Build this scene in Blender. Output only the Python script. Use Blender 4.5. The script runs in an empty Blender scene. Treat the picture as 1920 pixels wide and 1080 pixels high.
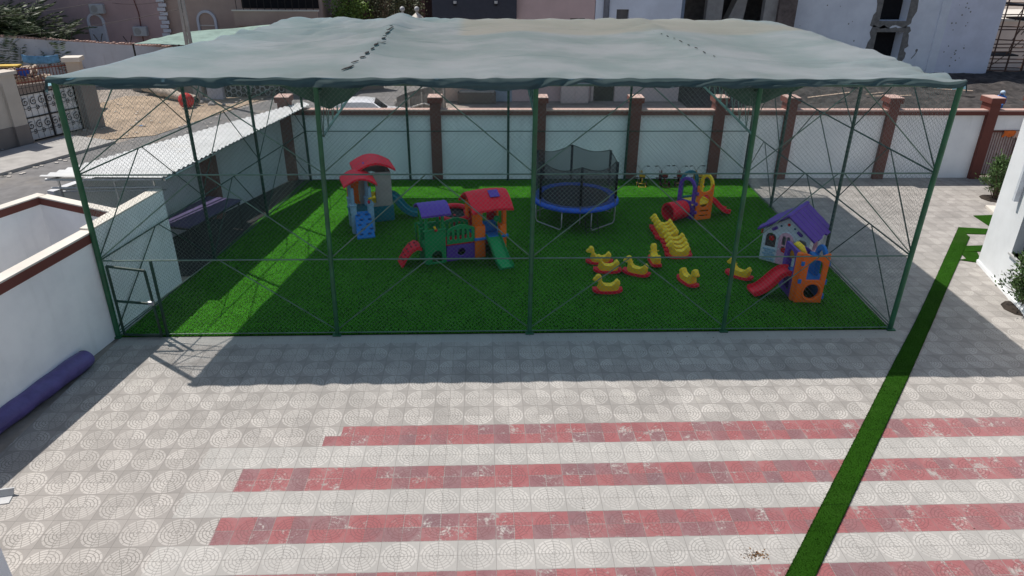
import bpy, bmesh, math, random
from mathutils import Vector, Matrix, noise
R = math.radians
rnd = random.Random(7)
S = bpy.context.scene
COL = S.collection

# ------------------------------------------------------------------ camera, sky, sun, exposure
F_PX, PITCH, YAW, ROLL, CAM_D, CAM_H = 1336.318, 0.454481, 0.037781, 0.008884, 15.0289, 8.5582
_cp, _sp, _cy, _sy = math.cos(PITCH), math.sin(PITCH), math.cos(YAW), math.sin(YAW)
FW = Vector((_sy*_cp, _cy*_cp, -_sp)); RT0 = Vector((_cy, -_sy, 0)); UP0 = RT0.cross(FW)
RT = RT0*math.cos(ROLL)+UP0*math.sin(ROLL); UP = UP0*math.cos(ROLL)-RT0*math.sin(ROLL)
CAM = Vector((0, -CAM_D, CAM_H))
cam = bpy.data.cameras.new('camera'); camo = bpy.data.objects.new('camera', cam); COL.objects.link(camo)
camo.matrix_world = Matrix(((RT.x, UP.x, -FW.x, CAM.x), (RT.y, UP.y, -FW.y, CAM.y), (RT.z, UP.z, -FW.z, CAM.z), (0, 0, 0, 1)))
cam.sensor_width = 36; cam.lens = F_PX/1920*36; cam.clip_end = 2000; cam.clip_start = .05
S.camera = camo
W = bpy.data.worlds.new('World'); S.world = W; W.use_nodes = True
nt = W.node_tree; sky = nt.nodes.new('ShaderNodeTexSky'); sky.sky_type = 'NISHITA'; sky.sun_disc = False
SUN_EL = R(61.3); LDIR = Vector((2.52, -2.03, 0)).normalized()          # horizontal direction light travels
sky.sun_elevation = SUN_EL; sky.sun_rotation = math.atan2(-LDIR.x, -LDIR.y); sky.dust_density = 1.6; sky.air_density = 1.0
bg = nt.nodes['Background']; nt.links.new(sky.outputs[0], bg.inputs[0]); bg.inputs[1].default_value = 0.085
sun = bpy.data.lights.new('sun', 'SUN'); suno = bpy.data.objects.new('sun', sun); COL.objects.link(suno)
sun.energy = 4.2; sun.angle = R(.55); sun.color = (1, .95, .885)
sd = Vector((LDIR.x*math.cos(SUN_EL), LDIR.y*math.cos(SUN_EL), -math.sin(SUN_EL)))
suno.rotation_euler = sd.to_track_quat('-Z', 'Y').to_euler()
S.view_settings.view_transform = 'Standard'; S.view_settings.look = 'None'; S.view_settings.exposure = .16; S.view_settings.gamma = 1

def G(px, py, z=0.):                       # where the sight line through a photo pixel meets height z
    d = FW+RT*((px-960)/F_PX)+UP*((540-py)/F_PX); return CAM+d*((z-CAM_H)/d.z)
def YP(px, py, Y):                         # ... meets the upright plane at depth Y
    d = FW+RT*((px-960)/F_PX)+UP*((540-py)/F_PX); return CAM+d*((Y+CAM_D)/d.y)

# ------------------------------------------------------------------ mesh helpers
class MB:
    def __init__(s): s.v = []; s.f = []
    def add(s, vs, fs, m=None):
        o = len(s.v)
        for p in vs:
            p = Vector(p); s.v.append(m @ p if m else p)
        s.f += [tuple(i+o for i in f) for f in fs]; return s
    def hexa(s, p, m=None):                # 8 points: bottom ring ccw, top ring ccw
        return s.add(p, [(3, 2, 1, 0), (4, 5, 6, 7), (0, 1, 5, 4), (1, 2, 6, 5), (2, 3, 7, 6), (3, 0, 4, 7)], m)
    def box(s, a, b, m=None):
        (x0, y0, z0), (x1, y1, z1) = a, b
        return s.hexa([(x0, y0, z0), (x1, y0, z0), (x1, y1, z0), (x0, y1, z0), (x0, y0, z1), (x1, y0, z1), (x1, y1, z1), (x0, y1, z1)], m)
    def rbox(s, a, b, r=.02, m=None, seg=2):  # box with rounded edges
        bm = bmesh.new(); bmesh.ops.create_cube(bm, size=1)
        for v in bm.verts: v.co = Vector([(a[i]+b[i])/2+v.co[i]*(b[i]-a[i]) for i in range(3)])
        bmesh.ops.bevel(bm, geom=bm.edges[:], offset=r, segments=seg, profile=.5, affect='EDGES')
        return s.bm(bm, m)
    def bm(s, bm, m=None):
        bm.verts.index_update(); s.add([v.co.copy() for v in bm.verts], [[v.index for v in f.verts] for f in bm.faces], m); bm.free(); return s
    def mesh(s, me, m=None):
        s.add([v.co.copy() for v in me.vertices], [list(p.vertices) for p in me.polygons], m); return s
    def wall(s, p, q, t, z0, z1, off=0.):  # upright slab along p->q, thickness t to the left of p->q
        p, q = Vector((p[0], p[1], 0)), Vector((q[0], q[1], 0)); d = (q-p).normalized(); n = Vector((-d.y, d.x, 0))
        a, b, c, e = p+n*off, q+n*off, q+n*(off+t), p+n*(off+t)
        return s.hexa([(k.x, k.y, z0) for k in (a, b, c, e)]+[(k.x, k.y, z1) for k in (a, b, c, e)])
    def tube(s, pts, r, n=8, cap=True, m=None):
        pts = [Vector(p) for p in pts]; rs = r if isinstance(r, (list, tuple)) else [r]*len(pts)
        o = len(s.v); prev = None
        for i, p in enumerate(pts):
            t = (pts[min(i+1, len(pts)-1)]-pts[max(i-1, 0)]).normalized()
            if prev is None: a = t.orthogonal().normalized()
            else:
                a = prev-t*prev.dot(t)
                a = a.normalized() if a.length > 1e-6 else t.orthogonal().normalized()
            prev = a; b = t.cross(a)
            for k in range(n):
                an = 2*math.pi*k/n+math.pi/n; q = p+(a*math.cos(an)+b*math.sin(an))*rs[i]
                s.v.append(m @ q if m else q)
        for i in range(len(pts)-1):
            for k in range(n):
                k2 = (k+1) % n; s.f.append((o+i*n+k, o+i*n+k2, o+(i+1)*n+k2, o+(i+1)*n+k))
        if cap:
            s.f.append(tuple(o+k for k in range(n))[::-1]); s.f.append(tuple(o+(len(pts)-1)*n+k for k in range(n)))
        return s
    def lathe(s, c, prof, n=16, m=None):   # prof: list of (r,z)
        o = len(s.v)
        for r, z in prof:
            for k in range(n):
                a = 2*math.pi*k/n; q = Vector((c[0]+r*math.cos(a), c[1]+r*math.sin(a), c[2]+z)); s.v.append(m @ q if m else q)
        for i in range(len(prof)-1):
            for k in range(n):
                k2 = (k+1) % n; s.f.append((o+i*n+k, o+i*n+k2, o+(i+1)*n+k2, o+(i+1)*n+k))
        if prof[0][0] > 1e-4: s.f.append(tuple(o+k for k in range(n))[::-1])
        if prof[-1][0] > 1e-4: s.f.append(tuple(o+(len(prof)-1)*n+k for k in range(n)))
        return s
    def ball(s, c, r, n=12, sc=(1, 1, 1), m=None):
        pr = [(max(1e-5, math.sin(math.pi*i/n)), -math.cos(math.pi*i/n)) for i in range(n+1)]
        o = len(s.v); s.lathe((0, 0, 0), pr, n)
        for i in range(o, len(s.v)):
            v = s.v[i]; q = Vector((c[0]+v.x*r*sc[0], c[1]+v.y*r*sc[1], c[2]+v.z*r*sc[2])); s.v[i] = m @ q if m else q
        return s
    def prism(s, poly, z0, z1, m=None):
        n = len(poly)
        return s.add([(p[0], p[1], z0) for p in poly]+[(p[0], p[1], z1) for p in poly],
                     [tuple(range(n))[::-1], tuple(range(n, 2*n))]+[(i, (i+1) % n, n+(i+1) % n, n+i) for i in range(n)], m)
    def grid(s, fn, nu, nv, m=None):
        o = len(s.v)
        for j in range(nv+1):
            for i in range(nu+1):
                q = Vector(fn(i/nu, j/nv)); s.v.append(m @ q if m else q)
        for j in range(nv):
            for i in range(nu):
                a = o+j*(nu+1)+i; s.f.append((a, a+1, a+nu+2, a+nu+1))
        return s
    def build(s, name, m, parent=None, smooth=False, kind=None, label=None, auto=None, thick=0):
        me = bpy.data.meshes.new(name); me.from_pydata([tuple(v) for v in s.v], [], s.f); me.update()
        o = bpy.data.objects.new(name, me); COL.objects.link(o); me.materials.append(m)
        bm = bmesh.new(); bm.from_mesh(me); bmesh.ops.recalc_face_normals(bm, faces=bm.faces); bm.to_mesh(me); bm.free()
        if smooth:
            for p in me.polygons: p.use_smooth = True
            if auto: me.set_sharp_from_angle(angle=R(auto))
        if thick:
            md = o.modifiers.new('thickness', 'SOLIDIFY'); md.thickness = thick; md.offset = 0
        if parent: o.parent = parent
        if kind: o['kind'] = kind
        if label: o['label'] = label
        return o

def plate(outer, holes=(), t=.05, bev=.008):
    """upright panel in local x,z with holes, centred on y=0"""
    cu = bpy.data.curves.new('plate', 'CURVE'); cu.dimensions = '2D'; cu.fill_mode = 'BOTH'
    cu.extrude = max(t/2-bev, .001); cu.bevel_depth = bev; cu.bevel_resolution = 1; cu.offset = -bev
    for lp in [outer]+list(holes):
        sp = cu.splines.new('POLY'); sp.points.add(len(lp)-1); sp.use_cyclic_u = True
        for p, q in zip(sp.points, lp): p.co = (q[0], q[1], 0, 1)
    ob = bpy.data.objects.new('plate', cu); COL.objects.link(ob)
    me = bpy.data.meshes.new_from_object(ob.evaluated_get(bpy.context.evaluated_depsgraph_get()))
    bpy.data.objects.remove(ob); bpy.data.curves.remove(cu)
    mb = MB(); mb.mesh(me, Matrix(((1, 0, 0, 0), (0, 0, -1, 0), (0, 1, 0, 0), (0, 0, 0, 1)))); bpy.data.meshes.remove(me)
    return mb
def ell(cx, cz, rx, rz, n=20, a0=0, a1=360):
    return [(cx+rx*math.cos(R(a0+(a1-a0)*i/n)), cz+rz*math.sin(R(a0+(a1-a0)*i/n))) for i in range(n if a1-a0 >= 360 else n+1)]
def archloop(x0, x1, z0, z1, n=12):        # rectangle with a half-round top
    r = (x1-x0)/2; return [(x0, z0), (x1, z0)]+ell((x0+x1)/2, z1-r, r, r, n, 0, 180)
def rrect(x0, x1, z0, z1, r=.04, n=4):
    o = []
    for cx, cz, a in ((x1-r, z0+r, -90), (x1-r, z1-r, 0), (x0+r, z1-r, 90), (x0+r, z0+r, 180)): o += ell(cx, cz, r, r, n, a, a+90)
    return o
def TR(x=0, y=0, z=0, rz=0, rx=0, ry=0):
    return Matrix.Translation((x, y, z)) @ Matrix.Rotation(R(rz), 4, 'Z') @ Matrix.Rotation(R(ry), 4, 'Y') @ Matrix.Rotation(R(rx), 4, 'X')
def moved(mb, m):
    mb.v = [m @ v for v in mb.v]; return mb

def tag(o, label, cat, group=None, kind=None):
    if label: o['label'] = label
    if cat: o['category'] = cat
    if group: o['group'] = group
    if kind: o['kind'] = kind
    return o
def thing(name, label, cat, loc=(0, 0, 0), rz=0, group=None):
    o = bpy.data.objects.new(name, None); COL.objects.link(o); o.empty_display_size = .2
    o.location = loc; o.rotation_euler = (0, 0, R(rz)); return tag(o, label, cat, group)
def dup(root, loc, rz, label, group=None):
    r = root.copy(); COL.objects.link(r); r.location = loc; r.rotation_euler = (0, 0, R(rz)); r['label'] = label
    if group: r['group'] = group
    for ch in list(root.children):
        c = ch.copy(); COL.objects.link(c); c.parent = r
        for g in list(ch.children):
            d = g.copy(); COL.objects.link(d); d.parent = c
    return r
def struct(mb, name, m, **k): return mb.build(name, m, kind='structure', **k)

# ------------------------------------------------------------------ material helpers
class X:
    """a node socket with arithmetic"""
    nt = None
    def __init__(s, k): s.k = k
    @staticmethod
    def op(o, *a, clamp=False):
        n = X.nt.nodes.new('ShaderNodeMath'); n.operation = o; n.use_clamp = clamp
        for i, v in enumerate(a):
            if isinstance(v, X): X.nt.links.new(v.k, n.inputs[i])
            else: n.inputs[i].default_value = v
        return X(n.outputs[0])
    def __add__(s, o): return X.op('ADD', s, o)
    def __radd__(s, o): return X.op('ADD', o, s)
    def __sub__(s, o): return X.op('SUBTRACT', s, o)
    def __rsub__(s, o): return X.op('SUBTRACT', o, s)
    def __mul__(s, o): return X.op('MULTIPLY', s, o)
    __rmul__ = __mul__
    def __truediv__(s, o): return X.op('DIVIDE', s, o)
    def gt(s, o): return X.op('GREATER_THAN', s, o)
    def lt(s, o): return X.op('LESS_THAN', s, o)
    def floor(s): return X.op('FLOOR', s)
    def fract(s): return X.op('FRACT', s)
    def abs(s): return X.op('ABSOLUTE', s)
    def step(s, a, b):                     # smooth ramp a->b
        n = X.nt.nodes.new('ShaderNodeMapRange'); n.interpolation_type = 'SMOOTHSTEP'
        X.nt.links.new(s.k, n.inputs[0]); n.inputs[1].default_value = a; n.inputs[2].default_value = b; return X(n.outputs[0])
def newmat(name):
    m = bpy.data.materials.new(name); m.use_nodes = True; X.nt = m.node_tree
    return m, m.node_tree, m.node_tree.nodes['Principled BSDF']
def coords(kind='Object'):
    n = X.nt.nodes.new('ShaderNodeTexCoord'); return n.outputs[kind]
def nz(co, scale, detail=3, rough=.55, out='Fac', dim=(1, 1, 1)):
    if dim != (1, 1, 1):
        mp = X.nt.nodes.new('ShaderNodeMapping'); mp.inputs['Scale'].default_value = dim; X.nt.links.new(co, mp.inputs[0]); co = mp.outputs[0]
    n = X.nt.nodes.new('ShaderNodeTexNoise'); n.inputs['Scale'].default_value = scale; n.inputs['Detail'].default_value = detail
    n.inputs['Roughness'].default_value = rough; X.nt.links.new(co, n.inputs['Vector']); return X(n.outputs[out])
def mix(f, a, b, mode='MIX'):
    n = X.nt.nodes.new('ShaderNodeMix'); n.data_type = 'RGBA'; n.blend_type = mode
    for s, v in ((n.inputs[0], f), (n.inputs[6], a), (n.inputs[7], b)):
        if isinstance(v, X): X.nt.links.new(v.k, s)
        elif isinstance(v, (int, float)): s.default_value = v
        else: s.default_value = (*v[:3], 1)
    return X(n.outputs[2])
def scalecol(c, f):                        # colour * float
    n = X.nt.nodes.new('ShaderNodeVectorMath'); n.operation = 'SCALE'; X.nt.links.new(c.k, n.inputs[0]); X.nt.links.new(f.k, n.inputs['Scale']); return X(n.outputs[0])
def bump(bs, h, strength=.3, dist=.01):
    n = X.nt.nodes.new('ShaderNodeBump'); n.inputs['Strength'].default_value = strength; n.inputs['Distance'].default_value = dist
    X.nt.links.new(h.k, n.inputs['Height']); X.nt.links.new(n.outputs[0], bs.inputs['Normal'])
def M(name, col, rough=.6, var=.15, scale=5, bmp=0, metal=0, stain=None, stain_amt=.5, sscale=1.2, spec=.35, dim=(1, 1, 1)):
    m, t, bs = newmat(name); co = coords()
    f = nz(co, scale, 5, .6, dim=dim)
    c = mix(f.step(.25, .75), [k*(1-var) for k in col], [min(1, k*(1+var)) for k in col])
    if stain:
        g = nz(co, sscale, 7, .65, dim=dim); c = mix(g.step(.52, .72)*stain_amt, c, stain)
    t.links.new(c.k, bs.inputs['Base Color']); bs.inputs['Roughness'].default_value = rough; bs.inputs['Metallic'].default_value = metal
    bs.inputs['Specular IOR Level'].default_value = spec
    if bmp: bump(bs, nz(co, scale*6, 4), bmp, .01)
    return m
def plastic(name, col): return M(name, col, .48, .07, 3, .04, stain=[k*.8+.02 for k in col], stain_amt=.3, spec=.18)

def tile_material():
    m, t, bs = newmat('patterned_concrete_tiles'); co = coords()
    sx = t.nodes.new('ShaderNodeSeparateXYZ'); t.links.new(co, sx.inputs[0]); x, y = X(sx.outputs[0]), X(sx.outputs[1])
    U, V = (x+.20)/.6+.5, (y+3.62)/.6       # one circle motif covers 2 x 2 tiles of 0.3 m
    cu, cv = U.floor(), V.floor()
    wn = t.nodes.new('ShaderNodeTexWhiteNoise'); wn.noise_dimensions = '2D'
    cb = t.nodes.new('ShaderNodeCombineXYZ'); t.links.new((U*2).floor().k, cb.inputs[0]); t.links.new((V*2).floor().k, cb.inputs[1]); t.links.new(cb.outputs[0], wn.inputs['Vector'])
    sc = t.nodes.new('ShaderNodeSeparateColor'); t.links.new(wn.outputs['Color'], sc.inputs[0]); r1, r2, r3 = X(sc.outputs[0]), X(sc.outputs[1]), X(sc.outputs[2])
    lu, lv = (U-cu-.5)*.6+(r1-.5)*.008, (V-cv-.5)*.6+(r2-.5)*.008
    r = X.op('SQRT', lu*lu+lv*lv); ang = X.op('ARCTAN2', lv, lu)/6.28318+.5
    circ = 1-r.step(.282, .290)
    rr = r/.0535+.45; ring = rr.floor(); edge = (rr.fract()-.5).abs().step(.34, .42)
    nseg = ring*2+3; sp = ((ang*nseg+ring*.37+r3*.3).fract()-.5).abs(); seg = (.5-sp).lt(.0010*nseg/(r+.02))
    groove = X.op('MAXIMUM', edge, seg)*circ
    hatch = ((U*30).fract().gt(.6)*.55+(V*30).fract().gt(.6)*.45)*(1-circ)
    joint = X.op('MAXIMUM', ((U*2).fract()-.5).abs().gt(.487), ((V*2).fract()-.5).abs().gt(.487))
    wear = nz(co, 1.3, 6, .6); fine = nz(co, 30, 4, .6); big = nz(co, .28, 3)
    worn = (r2*.6+wear*.7).step(.25, .85)  # how far each tile keeps its raised motif
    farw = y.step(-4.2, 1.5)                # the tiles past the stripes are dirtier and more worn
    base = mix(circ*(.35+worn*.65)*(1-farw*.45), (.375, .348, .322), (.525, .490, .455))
    base = mix(groove*(.62+worn*.38)*(1-farw*.35), base, (.275, .258, .236))
    base = mix(hatch*.22, base, (.20, .188, .175))
    base = scalecol(base, .86+r1*.2+(wear-.5)*.25)
    k = 0-cv-1                              # row 0,1,2.. towards the viewer
    white = ((k/2).fract()).gt(.25)*k.gt(.5)*x.gt(-5.2)   # rows between the painted stripes
    base = mix(white*.42, base, mix(groove*.8+hatch*.5, (.545, .535, .505), (.385, .375, .355)))
    # painted stripes
    evn = ((k/2).fract()).lt(.25)*k.gt(-.5)
    start = 0-(k.lt(.5)*(-1.58)+4.41)-(k.lt(.5)*(V-cv).lt(.5)*.3)
    red = evn*(x-start).gt(0)
    pn = nz(co, 3.2, 8, .68); pf = nz(co, 14, 6, .7); pd = nz(co, 55, 3, .6)
    jd = X.op('MAXIMUM', ((U*2).fract()-.5).abs(), ((V*2).fract()-.5).abs())*2
    right = x.step(5.5, 12)
    thin = (jd.gt(.955)*(pn+(r3-.5)*.5).step(.42, .55))
    chip = X.op('MAXIMUM', ((pn*.62+pf*.45)+right*.045+(r3-.5)*.11).step(.58, .70), thin*.8)
    edgechip = (((V-cv)-.5).abs()*2+(pf-.5)*.22+(pn-.5)*.16).gt(.985)
    rc = mix((r1*1.0+(pn-.5)*.5).step(.46, .95), (.345, .116, .120), (.245, .130, .138))
    rc = mix((r2+(pn-.5)*.3).step(.80, .95)*.6, rc, (.20, .125, .14)); rc = mix(right*.38+pf.step(.45, .8)*.16, rc, (.42, .24, .238))
    rc = mix(groove*.6, rc, (.19, .085, .088)); rc = mix(hatch*.35*pn.step(.4, .6), rc, (.42, .28, .27)); rc = scalecol(rc, .86+pd*.28)
    red = red*(1-chip*.88)*(1-edgechip)*(1-.16*wear.step(.40, .66)*pf.step(.35, .7))
    chipc = mix(pf.step(.4, .6), (.56, .53, .50), base)
    col = mix(evn*(x-start).gt(0)*chip*.7, base, chipc); col = mix(red, col, rc)
    col = mix(joint*.62, col, (.17, .158, .145))
    col = scalecol(col, (.90+(big-.5)*.35+fine*.12+(wear-.5)*.12)*.90)
    dirt = nz(co, 2.2, 8, .7).step(.62, .8)*.28; col = mix(dirt, col, (.30, .265, .225))
    col = mix((wear.step(.6, .75)*r3.gt(.55))*.35*(1-red), col, (.58, .545, .48))
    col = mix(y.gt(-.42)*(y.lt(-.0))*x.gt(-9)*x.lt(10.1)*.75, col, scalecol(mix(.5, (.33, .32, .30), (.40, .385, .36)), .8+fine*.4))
    t.links.new(col.k, bs.inputs['Base Color']); bs.inputs['Roughness'].default_value = .78; bs.inputs['Specular IOR Level'].default_value = .3
    bump(bs, 0-groove*.8-joint-hatch*.5+fine*.3, .35, .006); return m
def turf_material(name, k):
    m, t, bs = newmat(name); co = coords()
    a = nz(co, 110, 2, .7); b = nz(co, 2.2, 5, .6); c = nz(co, 420, 2); s = nz(co, 40, 3, .6, dim=(1, .25, 1))
    col = mix(a.step(.3, .7), (.030, .120, .006), (.062, .245, .010)); col = mix(c.gt(.62)*.5, col, (.10, .25, .02)); col = mix(c.lt(.36)*.6, col, (.010, .045, .006))
    sx = t.nodes.new('ShaderNodeSeparateXYZ'); t.links.new(co, sx.inputs[0])
    seam = ((X(sx.outputs[1])/2.0).fract()-.5).abs().gt(.4965)
    col = mix(seam*.5, col, (.012, .04, .008)); band = ((X(sx.outputs[1])/4.0).fract().gt(.5))*.10; worn = nz(co, .55, 6, .65).step(.50, .72)*.35; col = mix(worn, col, (.085, .165, .035)); col = mix(nz(co, 9, 4, .7).step(.68, .75)*.35, col, (.14, .15, .07))
    col = scalecol(col, (.80+(b-.5)*.8+s*.25+band)*k)
    t.links.new(col.k, bs.inputs['Base Color']); bs.inputs['Roughness'].default_value = .9; bs.inputs['Specular IOR Level'].default_value = .08
    bump(bs, a+c*.6, .8, .02); return m
def pile_material():
    m, t, bs = newmat('turf_tuft'); co = coords(); a = nz(co, 1.1, 5, .65); b = nz(co, 60, 2)
    c = mix(b.step(.35, .65), (.020, .080, .012), (.042, .135, .018)); c = mix(a.step(.52, .75)*.4, c, (.07, .15, .03)); c = scalecol(c, .75+a*.5)
    tr = t.nodes.new('ShaderNodeBsdfTranslucent'); ms = t.nodes.new('ShaderNodeMixShader'); ms.inputs[0].default_value = .66
    t.links.new(scalecol(mix(.6, c, (.13, .50, .04)), X.op('ADD', a, 1.0)).k, tr.inputs[0]); t.links.new(c.k, bs.inputs['Base Color']); bs.inputs['Roughness'].default_value = .7; bs.inputs['Specular IOR Level'].default_value = .1
    t.links.new(bs.outputs[0], ms.inputs[1]); t.links.new(tr.outputs[0], ms.inputs[2]); t.links.new(ms.outputs[0], t.nodes['Material Output'].inputs[0]); return m
def canopy_material():
    m, t, bs = newmat('shade_net_fabric'); co = coords()
    sx = t.nodes.new('ShaderNodeSeparateXYZ'); t.links.new(co, sx.inputs[0]); x, y = X(sx.outputs[0]), X(sx.outputs[1])
    a = nz(co, .55, 5, .6); b = nz(co, 5, 5, .65); w = nz(co, 60, 2)
    col = mix(a.step(.35, .65), (.375, .430, .428), (.490, .505, .520)); col = mix(b.step(.5, .75)*.3, col, (.42, .455, .452))
    tan = (y+(a-.5)*1.4-x*.10).step(7.3, 8.1)*x.step(-1.0, -.6)*(1-(x+y*0.6-(a-.5)).step(15.6, 16.6)); col = mix(tan*.75, col, (.50, .45, .37))
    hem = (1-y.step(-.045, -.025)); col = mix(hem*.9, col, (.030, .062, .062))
    for yy, k in ((2.95, .02), (6.05, .017), (9.1, .02)):
        ln = ((y-yy+(a-.5)*.5+x*.01).abs()).lt(k); col = mix(ln*.5, col, (.13, .19, .18))
    col = scalecol(col, (.92+w*.16)*(.65+a*.25))
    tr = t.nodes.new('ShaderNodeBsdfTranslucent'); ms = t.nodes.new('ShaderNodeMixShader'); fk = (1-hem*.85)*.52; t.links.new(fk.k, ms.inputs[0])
    tc = mix(.92, col, (.39, .71, .84)); t.links.new(tc.k, tr.inputs[0])
    t.links.new(col.k, bs.inputs['Base Color']); bs.inputs['Roughness'].default_value = .85; bs.inputs['Specular IOR Level'].default_value = .08
    bump(bs, b*.4+nz(co, 2.6, 4, .6, dim=(.35, 1.6, 1))*.8, .35, .03)
    out = t.nodes['Material Output']; t.links.new(bs.outputs[0], ms.inputs[1]); t.links.new(tr.outputs[0], ms.inputs[2]); t.links.new(ms.outputs[0], out.inputs[0]); return m
def net_material(name, col, alpha):
    m, t, bs = newmat(name); t.links.new(nz(coords(), 60, 2).k, bs.inputs['Roughness'])
    bs.inputs['Base Color'].default_value = (*col, 1); bs.inputs['Alpha'].default_value = alpha; return m
def plaster(name, col, drip=.25, dcol=(.25, .23, .21), patch=None):
    m, t, bs = newmat(name); co = coords()
    a = nz(co, .7, 6, .6); b = nz(co, 6, 6, .7); d = nz(co, 2.4, 5, .6, dim=(1, 1, .12))
    c = mix(a.step(.3, .7), [k*.9 for k in col], [min(.95, k*1.05) for k in col]); c = mix(d.step(.55, .8)*drip, c, dcol); c = mix(b.step(.6, .8)*drip*.5, c, dcol)
    if patch: c = mix((nz(co, .9, 8, .7)).step(.60, .64)*.8, c, patch)
    t.links.new(c.k, bs.inputs['Base Color']); bs.inputs['Roughness'].default_value = .85; bs.inputs['Specular IOR Level'].default_value = .2; bump(bs, b, .12, .01); return m

TILE, TURF, TURF2, FABRIC = tile_material(), turf_material('artificial_turf', .40), turf_material('dark_turf', .42), canopy_material()
PILE = pile_material()
GREEN = M('green_painted_steel', (.030, .125, .060), .45, .25, 3, .05, stain=(.06, .10, .07), stain_amt=.5)
DGREEN = M('dark_green_steel', (.016, .052, .036), .5, .3, 4, stain=(.05, .045, .035), stain_amt=.4)
RAIL = M('pale_green_pipe', (.10, .17, .13), .45, .25, 4, stain=(.22, .24, .22), stain_amt=.5)
WIRE = M('weathered_chain_link_wire', (.19, .225, .205), .5, .2, 3)
WALLW = plaster('white_painted_wall', (.90, .91, .925), .22, (.42, .42, .41))
WALLG = plaster('grey_plastered_wall', (.60, .61, .63), .3)
BROWN = plaster('brown_painted_trim', (.17, .062, .050), .2, (.11, .05, .045))
COPING = plaster('sunlit_tint_coping', (.52, .36, .31), .25, (.35, .26, .23))  # sunlight on the brown coping tops painted in as a paler pink
CAPW = plaster('pale_coping_top', (.68, .63, .56), .25, (.45, .40, .34))
ZINC = M('corrugated_white_metal', (.45, .455, .46), .55, .12, 1.5, stain=(.50, .47, .42), stain_amt=.4, spec=.5)
STEEL = M('galvanised_steel', (.42, .43, .44), .35, .15, 6, metal=.6)
ASPH = M('asphalt', (.165, .160, .158), .9, .2, 2, .3, stain=(.27, .24, .20), stain_amt=.5, sscale=.35)
DUST = M('dusty_ground', (.30, .258, .222), .95, .3, 1.4, .4, stain=(.16, .14, .13), stain_amt=.7, sscale=.5)
SAND = M('sandy_lot', (.37, .285, .205), .95, .25, 1.1, .4, stain=(.20, .165, .14), stain_amt=.8, sscale=.35)
CONC = M('grey_concrete', (.36, .345, .325), .9, .15, 2, .2, stain=(.22, .20, .19), stain_amt=.4)
EARTH = M('dark_earth_rubble', (.050, .045, .043), .95, .5, 2.4, .6, stain=(.15, .125, .11), stain_amt=.6, sscale=1.6)
BLACK = M('black_iron', (.015, .014, .014), .5, .2)
DARK = M('dark_interior', (.012, .011, .012), .9, .2)
P_RED, P_ORANGE = plastic('red_plastic', (.74, .020, .040)), plastic('orange_plastic', (.88, .165, .018))
P_YEL, P_BLUE = plastic('yellow_plastic', (.90, .575, .035)), plastic('blue_plastic', (.022, .17, .52))
P_LBLUE, P_PURP = plastic('pale_blue_plastic', (.27, .42, .56)), plastic('purple_plastic', (.125, .055, .34))
P_GREEN, P_TEAL = plastic('green_plastic', (.018, .27, .085)), plastic('teal_plastic', (.018, .15, .20))
P_TAUPE, P_WHITE = plastic('taupe_plastic', (.40, .34, .31)), plastic('grey_white_plastic', (.60, .64, .69))
P_PINK, P_BLK = plastic('pink_plastic', (.72, .40, .52)), plastic('black_rubber', (.014, .014, .016))
P_DRED, P_DBLUE = M('dark_red_plastic', (.20, .012, .02), .5), M('dark_blue_plastic', (.015, .085, .27), .5)
P_BRED = plastic('bright_red_plastic', (.62, .02, .02))
VINYL = M('purple_vinyl', (.115, .088, .255), .38, .2, 3, .15, stain=(.17, .14, .27), stain_amt=.4)

# ------------------------------------------------------------------ ground, paving, road
struct(MB().grid(lambda u, v: (-160+320*u, -60+310*v, -.03), 8, 8), 'ground', DUST)
pav = MB(); pav.prism([(-9.6, -14.5), (24, -14.5), (24, 12.5), (-7.4, 12.5), (-8.7, .2)], -.02, 0)
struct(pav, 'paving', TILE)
SD = Vector((.40, .917, 0)).normalized(); SN = Vector((-SD.y, SD.x, 0))         # direction of the street, and away from the yard
k0, kerb0 = Vector((-8.4, 12.6, 0)), Vector((-19.25, 12.92, 0))
def street(mb, p, o0, o1, a0, a1, z0, z1):
    q = [p+SD*a+SN*o for a, o in ((a0, o0), (a0, o1), (a1, o1), (a1, o0))]
    return mb.prism([(v.x, v.y) for v in q], z0, z1)
struct(street(MB(), kerb0, -9.5, 0, -22, 40, -.022, -.012), 'road', ASPH)
struct(street(MB(), kerb0, .0, 3.0, -22, 5.5, -.02, .11), 'pavement', CONC)
lot = MB(); lot.grid(lambda u, v: ((-24.5+8.6*u+3*v, 15.9+13*v+3.5*u*(1-v), .008+.09*noise.noise(Vector((u*6, v*8, 3)))*min(1, 6*v, 6*(1-v), 6*u, 6*(1-u)))), 24, 24)
struct(lot, 'sandy_lot', SAND)
def turf_slab(poly, h=.022): return MB().prism(poly, .001, h)
tf = turf_slab([(-8.72, -.04), (9.88, -.02), (10.02, 4), (10.22, 12.2), (-7.1, 12.2), (-8.25, 3.4), (-8.35, 2.9)])
struct(MB().prism([(-8.25, 3.4), (-7.1, 12.2), (-7.6, 12.35), (-11.1, 3.3)], .001, .018), 'recess_shade_sheet', M('painted_recess_shade', (.014, .014, .014), .9, .3, 3))  # added black sheet: the roofed recess's deep shade put into its colour
turf = struct(tf, 'turf_floor', TURF)
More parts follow.
